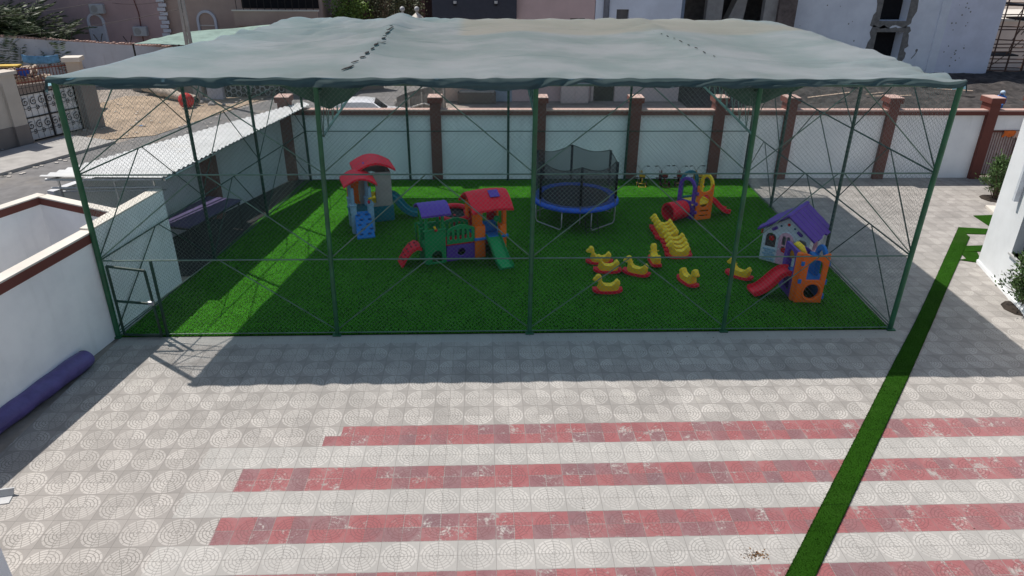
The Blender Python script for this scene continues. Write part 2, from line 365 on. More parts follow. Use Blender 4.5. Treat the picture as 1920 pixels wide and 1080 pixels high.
def turf_pile(parent, poly, dens, mat_, seed):   # upright tufts: the sun from behind shines through them, shade sinks between them
    import numpy as np
    r = np.random.default_rng(seed); P_ = np.array(poly); lo, hi = P_.min(0), P_.max(0); n = int((hi-lo).prod()*dens)
    p = lo+(hi-lo)*r.random((n, 2)); ins = np.zeros(n, bool); j = len(P_)-1
    for i in range(len(P_)):
        a, b = P_[i], P_[j]; c = ((a[1] > p[:, 1]) != (b[1] > p[:, 1])) & (p[:, 0] < (b[0]-a[0])*(p[:, 1]-a[1])/(b[1]-a[1]+1e-12)+a[0]); ins ^= c; j = i
    p = p[ins]; n = len(p); an = r.random(n)*6.283; w = .011*(.7+.6*r.random(n)); h = .034*(.6+.7*r.random(n)); ln = .012*r.random(n); la = r.random(n)*6.283
    v = np.empty((n, 3, 3)); dx, dy = np.cos(an)*w, np.sin(an)*w
    v[:, 0] = np.c_[p[:, 0]-dx, p[:, 1]-dy, np.full(n, .018)]; v[:, 1] = np.c_[p[:, 0]+dx, p[:, 1]+dy, np.full(n, .018)]
    v[:, 2] = np.c_[p[:, 0]+np.cos(la)*ln-.006, p[:, 1]+np.sin(la)*ln-.008, .02+h]
    me = bpy.data.meshes.new('turf_pile'); me.vertices.add(3*n); me.vertices.foreach_set('co', v.ravel()); me.loops.add(3*n); me.loops.foreach_set('vertex_index', np.arange(3*n, dtype=np.int32))
    me.polygons.add(n); me.polygons.foreach_set('loop_start', np.arange(0, 3*n, 3, dtype=np.int32)); me.update(calc_edges=True); me.validate()
    o = bpy.data.objects.new('turf_pile', me); COL.objects.link(o); me.materials.append(mat_); o.parent = parent; o['kind'] = 'stuff'; return o
turf_pile(turf, [(-8.72, -.04), (9.88, -.02), (10.02, 4), (10.22, 12.2), (-7.1, 12.2), (-8.25, 3.4), (-8.35, 2.9)], 2600, PILE, 3)
# turf strip laid over the paving towards the entrance, with real blade fringes
ST = [(tuple(G(*a).xy), tuple(G(*b).xy)) for a, b in (((1440, 1150), (1500, 1150)), ((1473, 1080), (1529, 1080)), ((1572, 885), (1621, 885)), ((1662, 707), (1704, 707)), ((1718, 600), (1751, 600)), ((1746, 540), (1776, 540)), ((1797, 427), (1818, 446)))]
st = MB()
for (a, b), (c2, d) in zip(ST, ST[1:]): st.prism([a, b, d, c2], .004, .026)
for pq in ([(1797, 427), (1852, 430), (1848, 440), (1812, 439)], [(1804, 462), (1843, 461), (1840, 472), (1800, 474)], [(1800, 474), (1832, 474), (1836, 482), (1833, 493), (1797, 488), (1812, 486)]):
    st.prism([tuple(G(*k).xy) for k in pq], .005, .024)
def blades(mb, a, b, c2, d, n, h=.028):
    for _ in range(n):
        u, v = rnd.random(), rnd.random()
        if rnd.random() < .35: u = rnd.choice((rnd.uniform(-.012, .03), rnd.uniform(.97, 1.012)))
        p = Vector(a)*(1-u)*(1-v)+Vector(b)*u*(1-v)+Vector(d)*u*v+Vector(c2)*(1-u)*v
        an = rnd.uniform(0, 6.28); w = .004; l = rnd.uniform(.0, .022); dx, dy = math.cos(an), math.sin(an)
        o = len(mb.v); hh = h*rnd.uniform(.6, 1.3)
        mb.v += [Vector((p.x-dy*w, p.y+dx*w, .02)), Vector((p.x+dy*w, p.y-dx*w, .02)), Vector((p.x+dx*l, p.y+dy*l, .02+hh))]; mb.f.append((o, o+1, o+2))
bl = MB()
for (a, b), (c2, d), n in zip(ST, ST[1:], (1500, 5000, 5000, 2600, 1500, 2200)): blades(bl, a, b, c2, d, n)
strip = tag(st.build('turf_strip', TURF2), 'narrow strip of green artificial turf running across the paving', 'turf', kind='stuff')
bl.build('turf_blades', TURF2, strip, kind='stuff')
tag(turf_slab([tuple(G(1825, 405).xy), tuple(G(1857, 426).xy), (17.9, 8.0)]).build('turf_offcut', TURF), 'small triangular turf offcut by the white building step', 'turf')

# ------------------------------------------------------------------ shade cage: posts, rails, braces, chain link
cage = thing('shade_cage', 'tall green pipe-framed chain link cage around the play area', 'cage', (0, 0, 0))
HT = 5.9
FX = [(-8.79, -8.70), (-3.62, -3.49), (1.0, 1.03), (5.74, 5.73), (9.90, 9.99)]     # foot x, head x of the five front posts
def post(p, q, r, m, name='post'):
    mb = MB().tube([p, q], r, 10); mb.box((p[0]-.1, p[1]-.1, .0), (p[0]+.1, p[1]+.1, .03)); return mb.build(name, m, cage, smooth=True, auto=40)
FP = []
for i, (a, b) in enumerate(FX):
    post((a, 0, 0), (b, 0, HT), .062 if i in (0, 4) else .053, GREEN); FP.append((Vector((a, 0, 0)), Vector((b, 0, HT))))
LP = [(Vector((-8.72+1.87*y/12.35, y, 0)), Vector((-8.72+1.87*y/12.35, y, HT))) for y in (4.5, 8.15, 12.12)]
RP = [(Vector((9.95+.022*y, y, 0)), Vector((9.95+.022*y, y, HT))) for y in (4.15, 8.85, 12.12)]
BP = [(Vector((x, 12.12, 0)), Vector((x, 12.12, HT))) for x in (-3.0, .83, 5.45)]
for p, q in LP+RP+BP: post(p, q, .048, DGREEN)
def at(pp, z): return pp[0].lerp(pp[1], z/HT)
def face(seq, mrail, rr, top_only=False):
    for a, b in zip(seq, seq[1:]):
        for z in ((.06, 1.97) if top_only else (.06, 1.97, 3.97)):
            MB().tube([at(a, z), at(b, z)], rr*(.8 if z < .1 else 1), 6).build('rail', mrail, cage, smooth=True, auto=40)
        MB().tube([at(a, HT-.03), at(b, HT-.03)], rr*1.5, 6).build('top_rail', mrail, cage, smooth=True, auto=40)
        for z0, z1 in ((.1, 1.97), (1.97, 3.97), (3.97, HT-.05))[2*top_only:]:
            mid = (at(a, z1)+at(b, z1))/2
            for s in (a, b):
                MB().tube([at(s, z0+.03), mid.lerp(at(s, z1), .03)], rr*.78, 6).build('brace', mrail, cage, smooth=True, auto=40)
        # chain link: two families of diagonal wires on either side of the rails
        L = (at(b, 0)-at(a, 0)).length; H = HT-.1; mb = MB(); w = .0019; st_ = .105
        n = (at(b, 0)-at(a, 0)).normalized(); nn = Vector((-n.y, n.x, 0))
        for fam in (0, 1):
            t = -H+rnd.uniform(0, .05)
            while t < L:
                pts = []
                x0, z0 = (t, 0.); x1, z1 = t+H, H
                if x0 < 0: z0 -= x0; x0 = 0
                if x1 > L: z1 -= (x1-L); x1 = L
                if z1-z0 > .05:
                    if fam: x0, x1 = L-x0, L-x1
                    def pt(x_, z_, o):
                        return at(a, z_+.05).lerp(at(b, z_+.05), x_/L)+nn*(o+.035*math.sin(x_*2.1+z_*1.3)*math.sin(math.pi*min(1, x_/L)))
                    o_ = .028 if fam else .036; k = max(2, int((z1-z0)/1.2))
                    mb.tube([pt(x0+(x1-x0)*i/k, z0+(z1-z0)*i/k, o_) for i in range(k+1)], w, 4, cap=False)
                t += st_
        mb.build('chain_link_mesh', WIRE, cage)
face(FP, RAIL, .017)
face([FP[0]]+LP, DGREEN, .018); face([FP[4]]+RP, DGREEN, .020); face([LP[2]]+BP+[RP[2]], DGREEN, .016, True)
# small gate in the front left bay
gt = MB()
for p, q in (((-8.6, -.06, .1), (-8.6, -.06, 1.86)), ((-7.72, -.10, .06), (-7.76, -.10, 1.76)), ((-8.6, -.06, 1.86), (-7.76, -.10, 1.76)), ((-8.6, -.06, .1), (-7.72, -.10, .06)), ((-8.6, -.06, .98), (-7.74, -.1, .92))): gt.tube([p, q], .032, 6)
gate = gt.build('gate', DGREEN, cage, smooth=True, auto=40)
MB().rbox((-7.84, -.16, .90), (-7.70, -.06, 1.0), .01).build('latch', STEEL, gate)
MB().tube([(-7.62, -.02, 0), (-7.62, -.02, 1.97)], .035, 8).build('gate_post', DGREEN, cage, smooth=True, auto=40)
# roof trusses front to back
for xa, xb in ((-3.45, -2.95), (5.75, 5.45), (1.03, .83)):
    mb = MB(); h0 = 5.22 if abs(xa-1.03) > .1 else 5.6; n = 26
    top = [Vector((xa+(xb-xa)*i/n, +.05+11.9*i/n, 5.70+.08*math.sin(math.pi*i/n))) for i in range(n+1)]
    bot = [Vector((p.x, p.y, h0-.42+.86*math.sin(math.pi*min(1, i/n*1.6)/2)*.6)) for i, p in enumerate(top)]
    mb.tube(top, .03, 6); mb.tube(bot, .03, 6)
    for i in range(n): mb.tube([top[i], bot[i]], .010, 4); mb.tube([bot[i], top[i+1]], .010, 4)
    mb.build('roof_truss', DGREEN if xa == 1.03 else RAIL, cage)

# ------------------------------------------------------------------ shade canopy
def canopy_z(x, y, u, v):
    z = 6.02+.07*v
    z += .10*(math.exp(-((x+2.9-.0*y)/.35)**2)*min(1, y/4))               # seam ridges over the trusses
    z += .05*math.exp(-((x-5.3)/.3)**2)*min(1, y/4)
    # sag of each bay
    bx = ((-8.75, -3.1), (-3.1, 1.0), (1.0, 5.5), (5.5, 10.1))
    for a, b in bx:
        if a <= x < b: z -= (.20 if a < -5 or a > 5 else .13)*math.sin(math.pi*(x-a)/(b-a))**2*math.sin(math.pi*min(1, max(0, v)))**.7
    z -= .05*abs(math.sin(math.pi*y/4.1))*(math.exp(-(u/.08)**2)+math.exp(-((1-u)/.08)**2))
    z -= .05*abs(math.sin(math.pi*(x+8.7)/2.2))*math.exp(-((1-v)/.05)**2)
    # creases
    ed = min(1, v/.09, (1-v)/.07)*.85+.15; q = Vector((x*.55, y*1.5, 0)); z += ed*(.018*noise.noise(q)+.010*noise.noise(Vector((x*1.6-y*.8, y*.5, 5))))
    k = math.exp(-(((u-.16)/.17)**2))*math.exp(-(((v-.72)/.26)**2))
    z += .085*k*math.sin((y*2.2+x*.75+.3*noise.noise(Vector((x, y, 2))))*2.1)
    k = math.exp(-((v-.96)/.06)**2)*math.exp(-((u-.2)/.2)**2); z += .10*k*math.sin(x*3.1+y*1.5)
    k = math.exp(-((1-u)/.10)**2)*math.exp(-(v/.22)**2); z += .05*k*math.sin((y*2.4-x*1.2)*2.3)
    k = math.exp(-(v/.07)**2); z += .010*k*math.sin(x*7+3*noise.noise(Vector((x, 0, 0))))
    # tension creases: sharp valleys running in from the tied edges and corners
    def ridge(p): return abs(noise.noise(p))
    k = math.exp(-v/.05)+.8*math.exp(-(1-v)/.05); z -= .15*k*max(0, .28-ridge(Vector((x*1.1+y*.9, y*.25, 11))))*min(1, max(v, .004)/.02)
    k = math.exp(-((1-u)/.16)**2)*math.exp(-(v/.32)**2); z -= .45*k*max(0, .22-ridge(Vector((x*.35+y*1.25, y*.2-x*.05, 21))))
    k = math.exp(-((u-.20)/.20)**2)*math.exp(-((v-.85)/.30)**2); z -= .60*k*max(0, .20-ridge(Vector((x*.45-y*1.2, x*.22, 31))))
    z -= .05*max(0, .10-ridge(Vector((x*.22+y*.5, y*.12-x*.1, 41))))
    k = math.exp(-((x+2.75)/.45)**2)*math.exp(-((v-.95)/.10)**2); z += .05*k
    k = math.exp(-((x-5.2)/.5)**2)*math.exp(-((v-.82)/.10)**2); z += .12*k*math.sin(y*3)
    return z
NU, NV = 460, 150
def canopy_pt(u, v):
    # v<0: front hem, v>1: back hem; u<0/u>1 side hems
    uu, vv = min(1, max(0, u)), min(1, max(0, v))
    x = (-8.80+1.90*vv)*(1-uu)+(10.06+.16*vv)*uu; y = -.03+11.98*vv
    z = canopy_z(x, max(0, y), uu, vv)
    z = z*(1-math.exp(-(vv/.012)**2)*.0)
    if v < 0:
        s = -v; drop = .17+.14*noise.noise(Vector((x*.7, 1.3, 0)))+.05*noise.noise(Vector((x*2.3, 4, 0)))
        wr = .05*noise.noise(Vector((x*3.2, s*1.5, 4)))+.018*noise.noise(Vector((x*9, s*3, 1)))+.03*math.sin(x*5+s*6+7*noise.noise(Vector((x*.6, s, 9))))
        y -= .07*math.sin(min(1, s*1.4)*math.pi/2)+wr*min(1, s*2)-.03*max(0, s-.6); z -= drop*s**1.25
    if v > 1: s = v-1; y += .05*s; z -= s*(.16+.05*noise.noise(Vector((x, 7, 0))))
    if u < 0: s = -u; x -= .05*s+.02*noise.noise(Vector((y*4, s, 0))); z -= s*(.20+.09*noise.noise(Vector((y*1.3, 2, 0))))
    if u > 1: s = u-1; x += .05*s+.02*noise.noise(Vector((y*4, s, 0))); z -= s*(.20+.07*noise.noise(Vector((y*1.3, 8, 0))))
    return (x, y, z)
us = [-1, -.66, -.33]+[i/NU for i in range(NU+1)]+[1.33, 1.66, 2]
vs = [-1, -.86, -.72, -.58, -.45, -.33, -.22, -.12, -.05]+[(j/NV)**1.25 for j in range(NV+1)]+[1.5, 2]
cv_ = MB(); wv = len(us)
for v in vs:
    for u in us: cv_.v.append(Vector(canopy_pt(u, v)))
for j in range(len(vs)-1):
    for i in range(wv-1): a = j*wv+i; cv_.f.append((a, a+1, a+wv+1, a+wv))
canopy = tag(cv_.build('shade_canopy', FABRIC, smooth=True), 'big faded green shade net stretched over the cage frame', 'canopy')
for xs, dep, hw in ((-3.50, .66, .98), (5.72, .56, 1.05)):     # loose inner gussets bunched under the roof at the truss posts
    def gus(u, t):
        p = 2*u-1; k = max(0, 1-abs(p)**1.25)
        return (xs+.12+p*hw, .12+.55*t*k+.03*math.sin(p*9+t*4), 5.88-t*dep*k+.05*noise.noise(Vector((p*3, t*2, xs))))
    MB().grid(gus, 40, 14).build('gusset', M('dark_green_net', (.050, .115, .088), .85, .2, 2), canopy, smooth=True)
def seam_gap(x, y, v, l, w, a):             # a gap left open between two lacings
    z = canopy_z(x, y, (x+8.8)/18.9, v); q = MB()
    n = 10; q.grid(lambda p, t: (x+math.sin(a)*l*(2*p-1)+math.cos(a)*w*(1-(2*p-1)**2)*(2*t-1), y+math.cos(a)*l*(2*p-1)-math.sin(a)*w*(1-(2*p-1)**2)*(2*t-1), z+.03+(canopy_z(x+math.sin(a)*l*(2*p-1), y+math.cos(a)*l*(2*p-1), .3, (y+math.cos(a)*l*(2*p-1))/12.4)-z)*.9), n, 2)
    q.build('seam_gap', DARK, canopy, smooth=True, thick=.01)
for i in range(13):
    y = .9+i*.62; seam_gap(-3.05+.30*math.sin(y*.33)+rnd.uniform(-.03, .03), y, y/12.4, rnd.uniform(.14, .28), rnd.uniform(.02, .045), .12+rnd.uniform(-.1, .25))
for i in range(9):
    y = 2.6+i*.62; seam_gap(5.60-.07*(y-.5)+rnd.uniform(-.02, .02), y, y/12.4, rnd.uniform(.06, .14), .016, -.1)

# ------------------------------------------------------------------ boundary walls
bw = thing('boundary_wall', 'long white boundary wall with brown coping behind the play cage', 'wall', (0, 12.38, 0))
def bpart(mb, name, m, **k): return moved(mb, Matrix.Translation((0, -12.38, 0))).build(name, m, bw, **k)
bpart(MB().box((-7.6, 12.38, -.02), (19.9, 12.60, 2.55)).box((21.25, 12.38, 0), (26, 12.60, 2.55)).box((19.9, 12.38, 1.95), (21.25, 12.60, 2.55)), 'wall_panel', WALLW)
bpart(MB().box((-7.6, 12.25, 2.55), (26, 12.58, 2.70)), 'coping', BROWN)
bpart(MB().box((-7.6, 12.247, 2.70), (26, 12.583, 2.755)), 'coping_top', COPING)
for x in (-7.62, -1.94, 2.07, 5.72, 8.97, 11.74, 15.74, 19.72, 21.45):
    p = bpart(MB().box((x-.20, 12.20, 0), (x+.20, 12.77, 3.02)), 'pillar', BROWN)
    bpart(MB().box((x-.27, 12.13, 3.02), (x+.27, 12.84, 3.21)), 'pillar_cap', BROWN)
    bpart(MB().box((x-.265, 12.135, 3.21), (x+.265, 12.835, 3.235)), 'cap_top', COPING)
bpart(MB().box((-7.6, 12.535, 0), (19.5, 12.385, .10)), 'skirting', WALLG)
# iron gate in the wall
ig = thing('iron_gate', 'brown barred iron gate in the boundary wall by the white building', 'gate', (19.95, 12.42, 0))
MB().box((0, -.02, .08), (1.25, .02, .13)).box((0, -.02, 1.85), (1.25, .02, 1.91)).box((0, -.025, .08), (.05, .025, 1.91)).box((1.2, -.025, .08), (1.25, .025, 1.91)).build('gate_frame', BROWN, ig)
MB().add([], []).box((.0, .10, .05), (1.25, .12, 1.93)).build('backing_sheet', M('pale_pink_sheet', (.56, .47, .45), .7), ig)
for i in range(11): MB().tube([(.1+i*.105, 0, .12), (.1+i*.105, 0, 1.87)], .012, 6).build('bar', BROWN, ig)
def cloth(name, label, col, w, h, loc, rz=0):
    mb = MB().grid(lambda u, v: (w*(u-.5)+.03*math.sin(v*5), -.05-.03*math.sin(u*9)*(v), .05-h*v*(1-.25*math.sin(u*5)**2) if v > .05 else .06), 16, 10)
    o = mb.build(name, M(name+'_cloth', col, .85, .2, 8), smooth=True, thick=.008); o.location = loc; o.rotation_euler = (0, 0, R(rz)); return tag(o, label, 'cloth')
cloth('hanging_cloth', 'orange cloth hung over the brown iron gate', (.72, .16, .03), .48, .26, (20.68, 12.38, 1.88))
cloth('hanging_cloth', 'pale pink cloth draped beside the orange one on the gate', (.62, .42, .34), .34, .32, (21.08, 12.39, 1.88))

# white compartment beside the gate
nw = thing('compartment_wall', 'white wall with brown band along the left edge of the yard', 'wall')
A0, A1, A2 = (-10.45, -9.6), (-8.80, .12), (-8.40, 2.95)
MB().wall(A0, A1, .26, -.02, 2.42).build('wall_panel', WALLW, nw)
MB().wall(A0, A1, .30, 2.42, 2.62, -.02).build('coping_band', BROWN, nw)
MB().wall(A0, A1, .296, 2.62, 2.66, -.018).build('coping_top', CAPW, nw)
MB().wall(A1, A2, .30, -.02, 2.66, -.0).build('end_wall', WALLW, nw)
MB().wall(A1, A2, .304, 2.66, 2.70, -.002).build('end_coping', CAPW, nw)
sw = thing('street_wall', 'white street wall with brown band behind the left compartment', 'wall')
B0, B1 = (-14.3, -4.6), (-11.25, 2.70)
MB().wall(B0, B1, .24, -.02, 2.44).wall(B1, (-8.9, 1.58), .2, -.02, 2.44, -.2).build('wall_panel', WALLW, sw)
MB().wall(B0, B1, .28, 2.44, 2.62, -.02).wall((-11.2, 2.70), (-8.95, 1.58), .24, 2.44, 2.615, -.22).build('coping_band', BROWN, sw)
MB().wall(B0, B1, .276, 2.62, 2.65, -.018).wall((-11.2, 2.70), (-8.95, 1.58), .236, 2.615, 2.648, -.218).build('coping_top', CAPW, sw)
lw = thing('street_wall', 'grey shaded street wall with brown pillars under the corrugated roof', 'wall')
C0, C1 = (-11.2, 3.0), (-7.75, 12.35)
MB().wall(C0, C1, .22, -.02, 2.62).build('wall_panel', WALLG, lw)
for f in (.55,):
    p = Vector((*C0, 0)).lerp(Vector((*C1, 0)), f); MB().box((p.x-.05, p.y-.22, 0), (p.x+.35, p.y+.22, 2.7)).build('pillar', BROWN, lw)
# corrugated lean-to roof
LR = thing('corrugated_roof', 'white corrugated metal lean-to roof along the street wall', 'roof')
def roofpt(s, t):
    l = Vector((-11.35, 2.85, 3.02)).lerp(Vector((-7.05, 12.95, 2.86)), s); r = Vector((-8.28, 2.85, 3.03)).lerp(Vector((-6.72, 12.70, 2.86)), s)
    p = l.lerp(r, t); p.z += .020*math.sin(s*10.2/.24*2*math.pi)+.05*(1-t); return p
MB().grid(lambda u, v: roofpt(v, u), 3, 640).build('roofing_sheet', ZINC, LR, thick=.004)
MB().tube([(-11.3, 2.98, 2.94), (-8.35, 2.98, 2.94)], .035, 6).tube([(-11.2, 2.98, 2.72), (-8.4, 2.98, 2.74)], .025, 6).tube([(-11.2, 3.2, 2.55), (-8.4, 3.2, 2.6)], .02, 6).build('front_beam', STEEL, LR)
MB().tube([(-8.30, 2.98, 2.93), (-6.95, 12.3, 2.80)], .035, 6).tube([(-11.25, 2.98, 2.93), (-7.5, 12.3, 2.78)], .035, 6).build('side_beam', STEEL, LR)
for x, y in ((-10.9, 3.0), (-9.5, 3.0), (-8.5, 3.0)): MB().tube([(x, y, 0), (x-.1, y, 2.93)], .03, 6).build('support_post', STEEL, LR)
for k in range(7):
    s = .1+k*.13; MB().tube([roofpt(s, .03)-Vector((0, 0, .08)), roofpt(s, .97)-Vector((0, 0, .05))], .02, 5).build('rafter', STEEL, LR)
# purple topped platform in the dark recess
pt = thing('play_platform', 'low dark table with purple vinyl top in the shaded recess', 'platform', (-8.85, 6.0, 0), -17)
MB().rbox((-.62, -1.3, .95), (.62, 1.3, 1.0), .02).build('top', M('faded_purple_vinyl', (.055, .038, .125), .6, .2, 3), pt)
MB().box((-.58, -1.26, .88), (.58, 1.26, .945)).build('frame', BLACK, pt)
for x in (-.55, .55):
    for y in (-1.2, 0, 1.2): MB().tube([(x, y, 0), (x, y, .88)], .03, 6).build('leg', BLACK, pt)
# rolled purple mat
rm = thing('rolled_mat', 'long purple vinyl roll lying against the white wall', 'mat', (-8.87, -1.25, .19), 0)
d = (Vector((-9.62, -5.6, 0))-Vector((-8.62, -1.1, 0))).normalized()
def rollpt(u, v):
    a = 2*math.pi*u; r = .215+.012*noise.noise(Vector((math.cos(a)*2, math.sin(a)*2, v*9)))+.008*math.sin(v*40+a*2)
    if v < .012 or v > .988: r *= .93
    o = Vector((-d.y, d.x, 0)); return d*(v*4.9)+o*(math.cos(a)*r*1.02)+Vector((0, 0, math.sin(a)*r*.93))
MB().grid(rollpt, 28, 80).build('roll', VINYL, rm, smooth=True)
sp = MB()
for i in range(70):
    a = i*.42; r = .205-.0028*i; o = Vector((-d.y, d.x, 0)); sp.v += [d*.01+o*math.cos(a)*r+Vector((0, 0, math.sin(a)*r*.93)), d*.05+o*math.cos(a)*max(0, r-.02)+Vector((0, 0, math.sin(a)*max(0, r-.02)*.93))]
sp.f += [(2*i, 2*i+1, 2*i+3, 2*i+2) for i in range(69)]; sp.build('roll_end', VINYL, rm, smooth=True)
MB().lathe((0, 0, 0), [(.01, 0), (.2, .0)], 20, Matrix.Translation(d*.03) @ d.to_track_quat('Z', 'Y').to_matrix().to_4x4()).build('end_face', M('dark_purple_vinyl', (.035, .025, .09), .5), rm)
br = thing('metal_bracket', 'white angled metal bracket lying on the paving at the left', 'bracket', (*G(2, 938).xy, 0), 12)
MB().box((-.45, -.12, .0), (.16, .12, .018)).build('plate', ZINC, br); MB().hexa([(-.45, .06, .02), (.16, .06, .02), (.16, .12, .02), (-.45, .12, .02), (-.45, .10, .14), (.2, .10, .14), (.2, .13, .14), (-.45, .13, .14)]).build('flange', ZINC, br)
pw = thing('white_pillar', 'white pillar edge at the bottom left corner of the yard', 'pillar', (0, 0, 0))
c0 = G(44, 1130); MB().box((c0.x-1.6, c0.y-.7, -.02), (c0.x, c0.y, 4.2)).build('shaft', WALLW, pw); MB().box((c0.x-1.62, c0.y-.72, 0), (c0.x+.012, c0.y+.012, .12)).build('plinth', WALLG, pw)

# ------------------------------------------------------------------ white building on the right
wb = thing('white_building', 'tall white rendered building at the right edge of the yard', 'building')
q0, q1 = Vector((14.62, 3.95, 0)), Vector((12.9, -2.6, 0)); dd = (q1-q0).normalized(); nn_ = Vector((dd.y, -dd.x, 0))   # nn_ points out to the yard
WBM = plaster('white_render', (.78, .79, .80), .06, (.55, .55, .54))
def wbw(a0, a1, z0, z1, o0=0., o1=6.): 
    a, b = q0+dd*a0, q0+dd*a1; c_, e = b-nn_*o1, a-nn_*o1; a, b = a-nn_*o0, b-nn_*o0
    return [(k.x, k.y, z0) for k in (a, b, c_, e)]+[(k.x, k.y, z1) for k in (a, b, c_, e)]
w_ = MB().hexa(wbw(0, 1.75, -.02, 9)).hexa(wbw(2.75, 8, -.02, 9)).hexa(wbw(1.75, 2.75, -.02, 1.05)).hexa(wbw(1.75, 2.75, 2.5, 9)); w_.build('wall', WBM, wb)
MB().hexa(wbw(1.75, 2.75, 1.05, 2.5, .25, .4)).build('window', M('window_glass', (.05, .06, .07), .1, .1), wb)
MB().hexa(wbw(1.70, 2.80, 1.0, 1.05, -.06, .24)).build('sill', ZINC, wb)
dp = MB(); a = q0+dd*1.25+nn_*.10
dp.box((-.06, -.06, 0), (.06, .06, 4.2)); o = moved(dp, Matrix.Translation((a.x, a.y, 2.35)) @ Matrix.Rotation(math.atan2(dd.y, dd.x), 4, 'Z')).build('pipe_trunking', M('grey_trunking', (.60, .63, .67), .5), wb)
MB().hexa(wbw(-.02, 8.02, -.02, .10, -.03, .0)).build('plinth', WALLW, wb)
stp = thing('entrance_step', 'pale stone entrance step beside the white building', 'step', (*G(1861, 404).xy, 0), -15)
MB().rbox((.05, .0, 0), (2.2, .9, .09), .01).build('tread', CAPW, stp); MB().rbox((.35, .35, .09), (2.2, .9, .18), .01).build('upper_tread', CAPW, stp)

# ------------------------------------------------------------------ toys
def place_thing(name, label, cat, loc, rz, group=None): return thing(name, label, cat, (loc[0], loc[1], .022), rz, group)
# rocking duck
def make_duck():
    t = place_thing('rocking_duck', 'x', 'rocking toy', (0, 0), 0, 'yellow rocking ducks on the turf')
    prof = [(-.27, .085), (.23, .085), (.285, .16), (.265, .24), (.235, .31), (.25, .345), (.33, .335), (.385, .355), (.39, .385), (.335, .425), (.315, .465), (.27, .495), (.215, .49), (.175, .455), (.155, .39), (.145, .32), (.115, .265), (.03, .245), (-.10, .245), (-.165, .285), (-.195, .345), (-.235, .385), (-.275, .38), (-.29, .345), (-.325, .325), (-.335, .28), (-.315, .23), (-.325, .18), (-.305, .12)]
    prof = [(x+(.012 if z > .3 and x > .1 else 0), z+max(0, z-.28)*.22 if x > .08 else z) for x, z in prof]
    bm = bmesh.new(); n = len(prof)
    rows = []
    for y, sh in ((-.105, .80), (-.085, .93), (0, 1.0), (.085, .93), (.105, .80)):
        r_ = []
        for x, z in prof:
            wide = 1.0 if z < .27 else (.72 if x > .1 else .8)
            cx, cz = (0, .17) if z < .27 else ((.26, .40) if x > .1 else (-.25, .30))
            r_.append(bm.verts.new((cx+(x-cx)*sh, y*wide, cz+(z-cz)*sh if z > .09 else z)))
        rows.append(r_)
    for a, b in zip(rows, rows[1:]):
        for i in range(n): bm.faces.new((a[i], a[(i+1) % n], b[(i+1) % n], b[i]))
    for r_ in (rows[0][::-1], rows[-1]): bm.faces.new(r_)
    bmesh.ops.triangulate(bm, faces=[f for f in bm.faces if len(f.verts) > 4])
    MB().bm(bm).build('body', P_YEL, t, smooth=True, auto=50)
    rk = MB()
    def arc(u, w, zz): x = -.40+.80*u; return (x, w, .012+.55*(x*x)*.62+zz)
    n = 16
    for i in range(n):
        u0, u1 = i/n, (i+1)/n; wd = lambda u: .155*(1-abs(2*u-1)**6*.45)
        rk.hexa([arc(u0, -wd(u0), 0), arc(u1, -wd(u1), 0), arc(u1, wd(u1), 0), arc(u0, wd(u0), 0), arc(u0, -wd(u0)*.93, .07), arc(u1, -wd(u1)*.93, .07), arc(u1, wd(u1)*.93, .07), arc(u0, wd(u0)*.93, .07)])
    rk.build('rocker', P_RED, t)
    for s in (-1, 1):
        e = MB().ball((.285, s*.062, .466), .020, 8, (1, .35, 1)).build('eye', P_BLK, t, smooth=True)
        MB().ball((.235, s*.060, .458), .030, 8, (1, .35, 1)).build('cheek', P_BRED, t, smooth=True)
    MB().ball((.387, 0, .384), .030, 8, (1.1, 1.0, .45)).build('beak', P_ORANGE, t, smooth=True)
    MB().tube([(.175, -.15, .335), (.175, .15, .335)], .014, 8).build('handle', P_YEL, t, smooth=True)
    return t
duck = make_duck()
DK = [((3.22, 2.12), 180, 'yellow duck rocker nearest the front left, alone below a pair'), ((3.42, 3.42), 176, 'yellow duck rocker in front of another in the left pair'),
      ((3.28, 4.02), 172, 'yellow duck rocker at the back of the left pair'), ((4.22, 3.22), 150, 'yellow duck rocker turned aslant beside the left pair'),
      ((4.91, 3.98), 92, 'yellow duck rocker seen from behind, beside the row end'), ((5.54, 2.62), -68, 'yellow duck rocker facing the viewer in front of the row'),
      ((7.10, 3.0), 135, 'yellow duck rocker on its own beside the red slide'),
      (tuple(G(1271, 484).xy), 180, 'first yellow duck in the packed row, nearest the viewer'), (tuple(G(1269, 476).xy), 178, 'second yellow duck in the packed row from the front'),
      (tuple(G(1266, 468).xy), 181, 'third yellow duck in the packed row from the front'), (tuple(G(1262, 460).xy), 178, 'fourth yellow duck in the packed row from the front'),
      (tuple(G(1251, 451).xy), 172, 'fifth yellow duck in the packed row, jutting left of the front four'), (tuple(G(1247, 444).xy), 168, 'sixth yellow duck in the packed row from the front'),
      (tuple(G(1243, 438).xy), 166, 'seventh yellow duck in the packed row from the front'), (tuple(G(1240, 432).xy), 170, 'last yellow duck at the far end of the packed row')]
for i, (p, rz, lab) in enumerate(DK):
    if i == 0: duck.location = (p[0], p[1], .022); duck.rotation_euler = (0, 0, R(rz)); duck['label'] = lab
    else: dup(duck, (p[0], p[1], .022), rz, lab)

